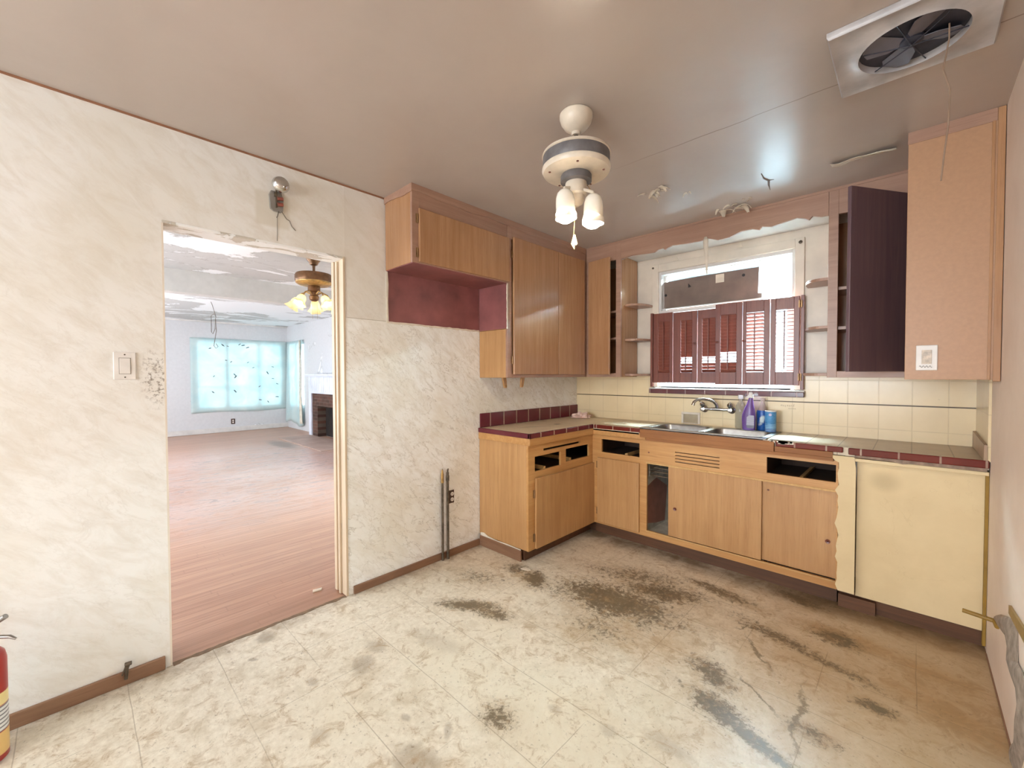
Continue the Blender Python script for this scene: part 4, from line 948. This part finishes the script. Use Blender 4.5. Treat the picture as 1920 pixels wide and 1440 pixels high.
# ceiling exhaust fan
EX0, EX1, EY0, EY1 = 2.20, 2.605, -1.76, -1.355
t = thing('ceiling_exhaust_fan', 'square metal exhaust fan in the ceiling with a sooty blade opening', 'exhaust fan', ((EX0+EX1)/2, (EY0+EY1)/2, H))
greyw = plain('dusty_grey_white_enamel', (186, 180, 178), .35, 0, .14, 8); soot = plain('sooty_grey_metal', (58, 58, 68), .55, .3, .3, 12)
b = B(); c_ = Vector(((EX0+EX1)/2+.01, (EY0+EY1)/2, 0)); rr = .136; nseg = 48
def sq(a, hx, hy):
    k = 1/max(abs(math.cos(a))/hx, abs(math.sin(a))/hy); return k
rings = []
hx, hy = (EX1-EX0)/2, (EY1-EY0)/2
for (mode, z) in ((1.0, H-.001), (1.0, H-.016), (.975, H-.024), (.90, H-.018), (0, H-.024), (-1, H-.030), (-1, H-.004)):
    ring = []
    for k in range(nseg):
        a = 2*math.pi*k/nseg + math.pi/4
        if mode > 0: r_ = sq(a, hx*mode, hy*mode)
        elif mode == 0: r_ = rr+.008
        else: r_ = rr
        ring.append(b.bm.verts.new((c_.x+r_*math.cos(a), c_.y+r_*math.sin(a), z)))
    rings.append(ring)
for A, Dd in zip(rings, rings[1:]):
    for k in range(nseg): b.bm.faces.new((A[k], A[(k+1) % nseg], Dd[(k+1) % nseg], Dd[k]))
b.build('housing', greyw, t, smooth=True)
B().lathe([(0, -.003), (rr, -.003), (rr, -.006), (0, -.006)], (c_.x, c_.y, H), 40).build('duct_back', soot, t)
for k in range(4):
    M_ = Matrix.Translation((c_.x, c_.y, H-.016)) @ Matrix.Rotation(R(90*k+25), 4, 'Z') @ Matrix.Rotation(R(14), 4, 'X')
    b = B(); b.prism([(.02, -.012), (.05, -.034), (.105, -.042), (.126, -.02), (.126, .024), (.10, .038), (.05, .022), (.02, .012)], 'z', -.001, .001)
    for v in b.bm.verts: v.co = M_ @ v.co
    b.build('fan_blade', plain('grey_fan_blade', (112, 110, 120), .45, .3), t)
B().lathe([(0, -.006), (.030, -.006), (.030, -.022), (.022, -.028), (0, -.030)], (c_.x, c_.y, H), 24).build('hub', soot, t, smooth=True)
for k in range(3):
    a = R(k*60+15); d_ = Vector((math.cos(a), math.sin(a), 0))*(rr+.002)
    b = B(); b.tube([Vector((c_.x, c_.y, H-.034))-d_+Vector((0, 0, .012)), Vector((c_.x, c_.y, H-.034)), Vector((c_.x, c_.y, H-.034))+d_+Vector((0, 0, .012))], .0018, 8); b.build('guard_wire', soot, t)
b = B(); px_, py_ = 2.499, -1.56
b.tube([(px_, py_, H-.012), (px_, py_, H-.06), (px_-.012, py_-.002, H-.15), (px_+.004, py_, H-.22), (px_+.002, py_, H-.33), (px_-.006, py_, H-.42), (px_-.012, py_, H-.50)], .0022, 8)
b.build('pull_cord', plain('grimy_cord', (150, 124, 104), .8), t)

# peeled paint on the ceiling: curled flakes hanging from the surface
def flake(cx, cy, n, size, label, seed):
    random.seed(seed); b = B()
    for i in range(n):
        a = random.uniform(0, 2*math.pi); L_ = size*random.uniform(.5, 1); w_ = L_*random.uniform(.35, .6); ox = cx+random.uniform(-size*.8, size*.8); oy = cy+random.uniform(-size*.5, size*.5); cur = random.uniform(.4, 1.1)
        def f(u, v, a=a, L_=L_, w_=w_, ox=ox, oy=oy, cur=cur):
            s = u*L_; w2 = (v-.5)*w_*(1-.7*u) ; z = -cur*.55*L_*u*u - .004
            return Vector((ox + s*math.cos(a)*(1-.3*u) - w2*math.sin(a), oy + s*math.sin(a)*(1-.3*u) + w2*math.cos(a), H + z + .004*math.sin(v*3)))
        b.grid(f, 6, 3)
    return tag(b.build('peeling_paint', paper, solid=.0012, smooth=True), label, 'peeling paint', 'curled paint flakes on the kitchen ceiling')
flake(1.290, -1.030, 10, .09, 'curled paint flakes on the ceiling nearest the bladeless fan', 11)
flake(1.53, -.44, 9, .095, 'curled paint flakes on the ceiling right above the window valance', 5)
flake(1.42, -.86, 4, .03, 'small paint flakes on the ceiling between the two larger peelings', 8)
flake(1.66, -.50, 4, .04, 'thin paint flakes on the ceiling next to the branching crack', 9)
b = B(); b.grid(lambda u, v: Vector((2.10+.26*u, -.64-.085*v-.02*u+.008*math.sin(u*14), H-.003-.030*v*v*(.5+u*.6)-.004*math.sin(u*9))), 14, 5)
tag(b.build('peeling_paint', paper, solid=.0012, smooth=True), 'long curled strip of paint on the ceiling above the open cabinet door', 'peeling paint', 'curled paint flakes on the kitchen ceiling')
b = B(); b.tube([(1.805, -.82, H-.0005), (1.800, -.75, H-.0005), (1.815, -.70, H-.0005), (1.800, -.63, H-.0005), (1.790, -.55, H-.0005)], [.002, .005, .007, .005, .002], 6); b.tube([(1.815, -.70, H-.0005), (1.84, -.69, H-.0005)], [.004, .001], 6)
struct(b.build('trim_15', plain('bare_grey_plaster_crack', (140, 128, 120), .9)), 'branching crack in the glossy ceiling paint')

# ------------------------------------------------------------------ things on the left wall
def plate(name, label, cat, y, z, w_, h_, mat_, x=0.0):
    return thing(name, label, cat, (x, y, z))
t = plate('light_switch', 'white rocker light switch on the wall left of the doorway', 'switch', -3.339, 1.365, .07, .115, whitep)
b = B(); b.box(.0005, .006, -3.375, -3.303, 1.307, 1.423); b.build('plate', whitep, t, bevel=.003)
b = B(); b.prism([(.006, 1.332), (.006, 1.398), (.0075, 1.398), (.0105, 1.365), (.0075, 1.332)], 'y', -3.356, -3.322)
b.bm.verts.ensure_lookup_table(); b.build('rocker', whitep, t, bevel=.001)
b = B(); b.box(.0055, .0066, -3.358, -3.320, 1.330, 1.400); b.build('gap', plain('grey_gap', (150, 140, 130), .7), t)
for z in (1.413, 1.317): B().lathe([(0, 0), (.003, 0), (.003, .001), (0, .0015)], (.006, -3.339, z), 10, (1, 0, 0)).build('screw', galv, t)
t = thing('door_bell', 'round chrome door bell with exposed works high above the doorway', 'door bell', (0, -2.74, 2.25))
B().lathe([(0, .012), (.012, .012), (.012, .030), (.036, .030), (.042, .034), (.042, .040), (.034, .056), (.020, .064), (.006, .067), (0, .067)], (0, -2.726, 2.312), 32, (1, 0, .1)).build('gong', chrome, t, smooth=True)
b = B(); b.prism([(-2.770, 2.19), (-2.775, 2.262), (-2.765, 2.285), (-2.715, 2.285), (-2.705, 2.25), (-2.708, 2.19), (-2.72, 2.178), (-2.755, 2.180)], 'x', .0005, .012); b.build('base_plate', plain('dull_grey_steel', (150, 146, 140), .4, .4), t, bevel=.003)
b = B(); b.box(.012, .020, -2.745, -2.738, 2.20, 2.30); b.box(.012, .022, -2.752, -2.74, 2.255, 2.275); b.build('striker_arm', galv, t)
for z in (2.215, 2.245):
    b = B(); b.tube([(.020, -2.738, z), (.020, -2.712, z+.005)], .009, 12); b.build('coil', plain('red_copper_coil', (150, 84, 70), .5), t)
b = B(); b.tube([(.012, -2.73, 2.185), (.008, -2.735, 2.16), (.004, -2.738, 2.15)], .0025, 6); b.tube([(.012, -2.715, 2.185), (.006, -2.69, 2.155), (.005, -2.675, 2.15), (.004, -2.665, 2.125), (.004, -2.645, 2.105)], .0018, 6); b.tube([(.003, -2.735, 2.15), (.002, -2.737, 2.03)], .0012, 6); b.build('wire', galv, t)
t = thing('wall_outlet', 'dark brown double outlet with white sockets behind the vertical pipe', 'outlet', (0, -1.60, .43))
b = B(); b.box(.0005, .005, -1.625, -1.573, .385, .480); b.build('plate', brownp, t, bevel=.002)
for z in (.452, .412):
    s_ = B().lathe([(0, 0), (.014, 0), (.014, .003), (0, .003)], (.005, -1.592, z), 18, (1, 0, 0)).build('socket', whitep, t)
    b = B(); b.box(.008, .0086, -1.599, -1.597, z-.005, z+.005); b.box(.008, .0086, -1.588, -1.586, z-.004, z+.004); b.build('slot', blackm, s_)
t = thing('brass_capped_pipe', 'thin pale capped pipe rising from the floor, left of the pair', 'pipe', (.030, -1.698, 0))
B().lathe([(.0085, 0), (.0085, .56), (.0095, .57), (.0095, .615), (.004, .65), (0, .66)], (.030, -1.698, .002), 14).build('riser', galv, t, smooth=True)
B().lathe([(.0105, .555), (.0105, .61), (.005, .648), (0, .652)], (.030, -1.698, .002), 14).build('cap', brasspipe, t, smooth=True)
t = thing('valve_pipe', 'dark vertical pipe with a small valve on top, right of the pair', 'pipe', (.034, -1.655, 0))
B().lathe([(.011, 0), (.011, .05), (.0095, .05), (.0095, .56), (.012, .565), (.012, .60), (0, .60)], (.034, -1.655, .002), 14).build('riser', galv, t, smooth=True)
b = B(); b.tube([(.034, -1.655, .60), (.034, -1.655, .625)], .010, 12); b.tube([(.034, -1.655, .618), (.039, -1.657, .645), (.039, -1.651, .652)], [.007, .006, .004], 8); b.build('valve', galv, t, smooth=True)
t = thing('gas_stub', 'small grey pipe stub poking out behind the left baseboard', 'pipe', (.022, -3.353, 0))
b = B(); b.tube([(.022, -3.36, .03), (.022, -3.356, .075), (.026, -3.352, .092)], [.006, .006, .008], 10); b.tube([(.024, -3.362, .094), (.03, -3.342, .096)], .008, 10); b.tube([(.02, -3.372, .05), (.022, -3.36, .085)], .003, 8); b.build('stub', galv, t, smooth=True)
# paint chips on the floors
b = B(); b.prism([(.520, -1.415), (.575, -1.405), (.585, -1.385), (.560, -1.372), (.530, -1.380)], 'z', .001, .004); tag(b.build('paint_chip', paper), 'cream paint chip lying on the floor by the left base cabinet', 'paint chip')
b = B(); b.prism([(-.215, -2.50), (-.19, -2.51), (-.185, -2.46), (-.205, -2.45)], 'z', -.001, .006); tag(b.build('paint_chip', paper), 'white paint chip on the oak floor by the doorway jamb', 'paint chip')

# fire extinguisher at the left edge
E0 = Vector((.148, -3.732, 0))
t = thing('fire_extinguisher', 'red fire extinguisher with yellow label standing by the left wall', 'fire extinguisher', E0)
def m_ext():
    t_ = NT('red_enamel_with_label'); x, y, z = t_.sep(); n = t_.noise(20, 4)
    c = t_.mix(n, (170, 44, 34), (150, 34, 28)); 
    zz = t_.math('ADD', z, t_.math('MULTIPLY', y, .12))
    c = t_.mix(t_.math('MULTIPLY', t_.mr(zz, .20, .203), t_.mr(zz, .245, .242)), c, t_.mix(n, (240, 214, 150), (228, 200, 132)))
    c = t_.mix(t_.math('MULTIPLY', t_.mr(zz, .11, .113), t_.mr(zz, .20, .197)), c, t_.mix(t_.line(zz, .014, 0, .003), (226, 220, 214), (120, 112, 110)))
    c = t_.mix(t_.math('MULTIPLY', t_.mr(zz, .03, .033), t_.mr(zz, .11, .107)), c, t_.mix(n, (232, 190, 120), (214, 168, 100)))
    a = t_.math('MULTIPLY', t_.mr(z, .245, .247), t_.mr(z, .345, .343)); a = t_.math('MULTIPLY', a, t_.mr(y, .018, .016)); c = t_.mix(a, c, (248, 226, 120))
    return t_.done(c, .3)
B().lathe([(0, 0), (.058, 0), (.063, .006), (.063, .34), (.058, .365), (.042, .385), (.022, .396), (.018, .41), (0, .41)], E0+Vector((0, 0, .002)), 36).build('cylinder', m_ext(), t, smooth=True)
B().lathe([(.018, .40), (.020, .405), (.020, .44), (.012, .45), (0, .45)], E0+Vector((0, 0, .002)), 20).build('valve', brasspipe, t, smooth=True)
b = B(); hd = Vector((.55, .83, 0)).normalized()
def P_(s, z): return E0 + hd*s + Vector((0, 0, z))
b.tube([P_(-.01, .425), P_(.05, .432), P_(.088, .428), P_(.105, .418)], [.007, .0065, .006, .004], 10); b.build('carry_handle', steel, t, smooth=True)
b = B(); b.tube([P_(-.02, .445), P_(.03, .468), P_(.078, .500)], [.007, .009, .009], 10); b.build('squeeze_lever', steel, t, smooth=True)
b = B(); b.tube([P_(.0, .44)+Vector((.014*math.cos(a), 0, .014*math.sin(a))) + Vector((.02, .02, .012)) for a in (2*math.pi*k/14 for k in range(15))], .0018, 6); b.build('pull_pin_ring', chrome, t)

# ------------------------------------------------------------------ right wall things
t = thing('switch_outlet_plate', 'white switch plate with scribbled marks on the deep wall cabinet', 'switch', (2.475, -.787, 1.395))
b = B(); b.box(2.440, 2.511, -.792, -.7865, 1.337, 1.452); b.build('plate', whitep, t, bevel=.003)
b = B(); b.box(2.459, 2.492, -.7955, -.792, 1.366, 1.430); b.build('rocker', plain('speckled_beige_plastic', (206, 190, 172), .4, 0, .2, 60), t, bevel=.001)
b = B(); b.tube([(2.452+.0022*i, -.7925, 1.354+.005*math.sin(i*1.3)) for i in range(20)], .0009, 5); b.build('scribble', plain('pencil_scribble', (80, 66, 54), .8), t)
t = thing('brass_pipe_stub', 'yellowish pipe stub sticking out low from the right wall', 'pipe', (W, -.86, .29))
b = B(); b.tube([(W-.005, -.90, .285), (W-.012, -.86, .292), (W-.10, -.845, .296)], [.009, .009, .0085], 12); b.build('tube', plain('yellow_brown_pipe', (150, 116, 48), .5), t, smooth=True)
b = B()
L_ = [(-.80, .27), (-.93, .30), (-1.06, .325), (-1.10, .29), (-1.13, .262), (-1.21, .255), (-1.29, .244), (-1.335, .215), (-1.333, .159), (-1.32, .097), (-1.26, .04), (-1.22, .001)]
R_ = [(-.96, .363), (-1.10, .415), (-1.18, .443), (-1.30, .46), (-1.326, .356), (-1.40, .368), (-1.47, .351), (-1.475, .296), (-1.49, .249), (-1.475, .161), (-1.43, .08), (-1.38, .001)]
n = len(L_)
rows = [[Vector((W-.002-.010*math.sin(math.pi*k/4)-.003*math.sin(i*1.7), *Vector(L_[i]).lerp(Vector(R_[i]), k/4))) for k in range(5)] for i in range(n)]
vs = [[b.bm.verts.new(p) for p in r_] for r_ in rows]
for i in range(n-1):
    for k in range(4): b.bm.faces.new((vs[i][k], vs[i][k+1], vs[i+1][k+1], vs[i+1][k]))
struct(b.build('trim_16', plain('exposed_grey_plaster', (156, 140, 126), .9, 0, .2, 30, .4), solid=.003), 'ragged strip of peeling grey plaster low on the right wall')
b = B(); b.prism([(-1.17, .455), (-1.17, .485), (-1.55, .535), (-1.55, .49)], 'x', W-.008, W-.001); struct(b.build('trim_17', plain('brown_strip', (150, 116, 60), .5)), 'short brown strip on the right wall')

# ------------------------------------------------------------------ living room things
t = thing('bed_sheet_curtain', 'thin bed sheet with dark marks stapled over the wide far window', 'sheet', (LX, -.67, .5))
random.seed(12)
marks = []
for (X, Y) in ((365, 392), (530, 345), (590, 355), (750, 325), (800, 335), (860, 362), (570, 545), (635, 565), (860, 570), (935, 640), (1210, 628), (1135, 715), (410, 760), (680, 740), (690, 768), (1210, 795), (1275, 872), (395, 970), (680, 965), (1015, 905), (1025, 1095), (1275, 1060), (1135, 1125)):
    u_ = 340+X/7.2; v_ = 600+Y/7.2
    yy = -1.66 + (u_-361)/(538-361)*1.94 + .0; yy = -1.66 + 1.94*((u_-361)*1.0)/(177)*(1-.0); 
    zz = 2.17 - (v_-636)/(770-636)*1.67
    marks.append((yy, zz, random.uniform(.03, .055), random.uniform(-60, 60)))
sheetm = m_sheet(marks)
def sh1(u, v):
    y = -1.70 + 2.0*u; z = 2.17 - 1.70*v + .012*math.sin(u*7)*(v) - .03*u*(1-v)*0
    return Vector((LX + .022 + .010*math.sin(u*9+v*3)+.008*math.sin(v*7+u*4)*u, y, z))
b = B(); b.grid(sh1, 40, 30); o = b.build('cloth', sheetm, None, solid=.002, smooth=True); o.parent = t; o.location = (0, 0, 0); o.matrix_parent_inverse = Matrix.Translation(Vector((-LX, .67, -.5))); 
t = thing('side_sheet_curtain', 'white sheet hanging loosely over the narrow side window to the floor', 'sheet', (-8.45, LY, .1))
def sh2(u, v):
    x = -9.10 + 1.12*u - .02*v; z = 2.16 - (2.02-.05*math.sin(u*6))*v
    fold = .012 + .02*v*(1+math.sin(u*15+v*2)) + (.03*max(0, u-.75)*4*(1+math.sin(v*4)) )
    return Vector((x, LY-.012-fold, z))
b = B(); b.grid(sh2, 50, 24); b.build('cloth', m_sheet([]), t, solid=.002, smooth=True)
b = B(); b.grid(lambda u, v: Vector((-8.10+.17*u*(.3+.7*v)+.02*math.sin(v*6), LY-.075-.02*math.sin(u*9), 2.15-1.98*v)), 8, 20); b.build('gathered_edge', plain('ivory_cloth', (226, 220, 204), .9), t, solid=.003, smooth=True)
t = thing('far_outlet', 'small brown outlet on the far wall below the covered window', 'outlet', (LX, -.90, .24))
b = B(); b.box(LX+.001, LX+.006, -.945, -.865, .175, .30); b.build('plate', brownp, t, bevel=.002)
for z in (.215, .26):
    b = B(); b.box(LX+.006, LX+.009, -.922, -.888, z-.016, z+.016); b.build('socket', whitep, t, bevel=.002)
# fireplace
FX0, FYF = -7.22, .10
paintb = plain('blue_white_mantel_paint', (226, 230, 242), .4, 0, .05, 5)
t = thing('fireplace', 'brick fireplace with a white beadboard mantel on the living room wall', 'fireplace', (-6.2, .2, 0))
b = B(); b.box(FX0-.10, -4.7, FYF-.09, LY, 1.315, 1.345); b.box(FX0-.06, -4.74, FYF-.05, LY, 1.29, 1.315); b.build('mantel_shelf', paintb, t, bevel=.004)
b = B(); b.box(FX0, -4.8, FYF, LY, .93, 1.29)
b.build('frieze', paintb, t, bevel=.002)
x = FX0+.16
while x < -4.95:
    b = B(); b.box(x, x+.085, FYF-.008, FYF, .965, 1.28); b.build('beadboard', paintb, t, bevel=.003); x += .094
b = B(); b.box(FX0+.14, -4.94, FYF-.018, FYF, .93, .952); b.box(FX0, FX0+.14, FYF-.006, FYF, .0, 1.29); b.box(FX0, FX0+.14, FYF, LY, 0, .93); b.build('leg', paintb, t, bevel=.003)
brick = m_brick()
b = B(); b.box(FX0+.15, FX0+.42, FYF+.02, LY, 0, .93); b.box(FX0+.42, -4.95, FYF+.02, LY, .66, .93); b.box(-5.2, -4.95, FYF+.02, LY, 0, .66); b.build('brick_surround', brick, t)
b = B(); b.box(-6.80, -5.2, LY-.004, LY+.0, 0, .66); b.build('firebox', plain('soot_black_firebox', (40, 32, 28), .9, 0, .4, 6), t)
b = B(); b.box(FX0+.05, -4.95, -.55, FYF+.015, -.003, .010); tag(b.build('hearth_slab', m_tile('dusty_hearth_tile', (196, 170, 156), (170, 142, 128), (110, 90, 80), .2, .6, 'x', (.03, None), .006, .6), bevel=.002), 'dusty tiled hearth slab on the floor before the fireplace', 'hearth')
# hanging wire
b = B(); px, py = -6.07, -1.88
b.tube([(px, py, 2.555), (px, py+.02, 2.50), (px, py+.05, 2.38), (px, py+.07, 2.30), (px, py+.04, 2.36), (px, py+.0, 2.32), (px, py+.0, 2.05), (px, py+.02, 2.02), (px, py+.05, 2.1), (px, py+.06, 2.30), (px, py+.07, 2.08), (px, py+.05, 1.95), (px, py+.03, 1.82), (px, py+.06, 1.78), (px, py+.09, 1.81), (px, py+.06, 1.86)], .0045, 6)
tag(b.build('hanging_cable', galv), 'grey looped cable dangling from the living room ceiling', 'cable')
B_ = None
# living room fan with tulip shades
GX, GY = -1.70, -1.893
t = thing('tulip_chandelier_fan', 'bronze ceiling fan with glowing yellow tulip glass shades beyond the doorway', 'ceiling light', (GX, GY, H))
B().lathe([(0, -.001), (.070, -.001), (.066, -.02), (.042, -.05), (.034, -.07), (.014, -.078), (.012, -.10), (.012, -.125), (.020, -.135), (.022, -.155), (0, -.155)], (GX, GY, H), 28).build('canopy', bronze, t, smooth=True)
B().lathe([(0, -.150), (.11, -.152), (.155, -.160), (.165, -.175), (.165, -.225), (.160, -.235), (.14, -.240), (0, -.240)], (GX, GY, H), 48).build('motor', bronze, t, smooth=True)
B().lathe([(.160, -.236), (.158, -.246), (.135, -.262), (.09, -.270), (0, -.270)], (GX, GY, H), 48).build('vented_bottom', brasspipe, t, smooth=True)
B().lathe([(0, -.262), (.052, -.268), (.055, -.28), (.055, -.318), (.048, -.326), (.036, -.330), (.036, -.36), (.044, -.37), (.040, -.40), (.02, -.415), (0, -.415)], (GX, GY, H), 28).build('switch_housing', bronze, t, smooth=True)
tul = m_shade('yellow_frosted_tulip_glass', (254, 246, 214), .4); bulb2 = m_emit('warm_bulb_living', (255, 240, 206), BULB2)
for k in range(5):
    a = R(k*72 + 12); d_ = Vector((math.cos(a), math.sin(a), 0)); c0 = Vector((GX, GY, H))
    b = B(); b.tube([c0+d_*.03+Vector((0, 0, -.35)), c0+d_*.07+Vector((0, 0, -.325)), c0+d_*.12+Vector((0, 0, -.345)), c0+d_*.145+Vector((0, 0, -.385))], .006, 8); b.build('lamp_arm', brasspipe, t, smooth=True)
    ax = (d_*.75 + Vector((0, 0, -1))).normalized(); p = c0+d_*.145+Vector((0, 0, -.385))
    def wb(an, z): return .16*max(0, (z-.05)/.07)*math.cos(an*6)
    B().lathe([(.014, 0), (.030, .012), (.040, .035), (.040, .06), (.046, .085), (.066, .115), (.064, .116), (.043, .087), (.037, .06), (.037, .035), (.028, .014), (.014, .002)], p, 36, ax, wob=wb).build('tulip_shade', tul, t, smooth=True)
    B().lathe([(0, .02), (.012, .025), (.020, .05), (.024, .07), (.018, .088), (0, .096)], p, 16, ax).build('bulb', bulb2, t, smooth=True)
for s in (-.012, .02):
    b = B(); b.tube([(GX+s, GY+s, H-.41), (GX+s, GY+s, H-.58)], .0012, 5); b.build('pull_chain', brasspipe, t)
d_ = rgt*.30 + Vector((0, 0, -.075)); b = B(); p = Vector((GX, GY, H-.22))
b.tube([p+rgt*.15, p+d_], .0035, 6); b.build('blade_bracket', bronze, t)
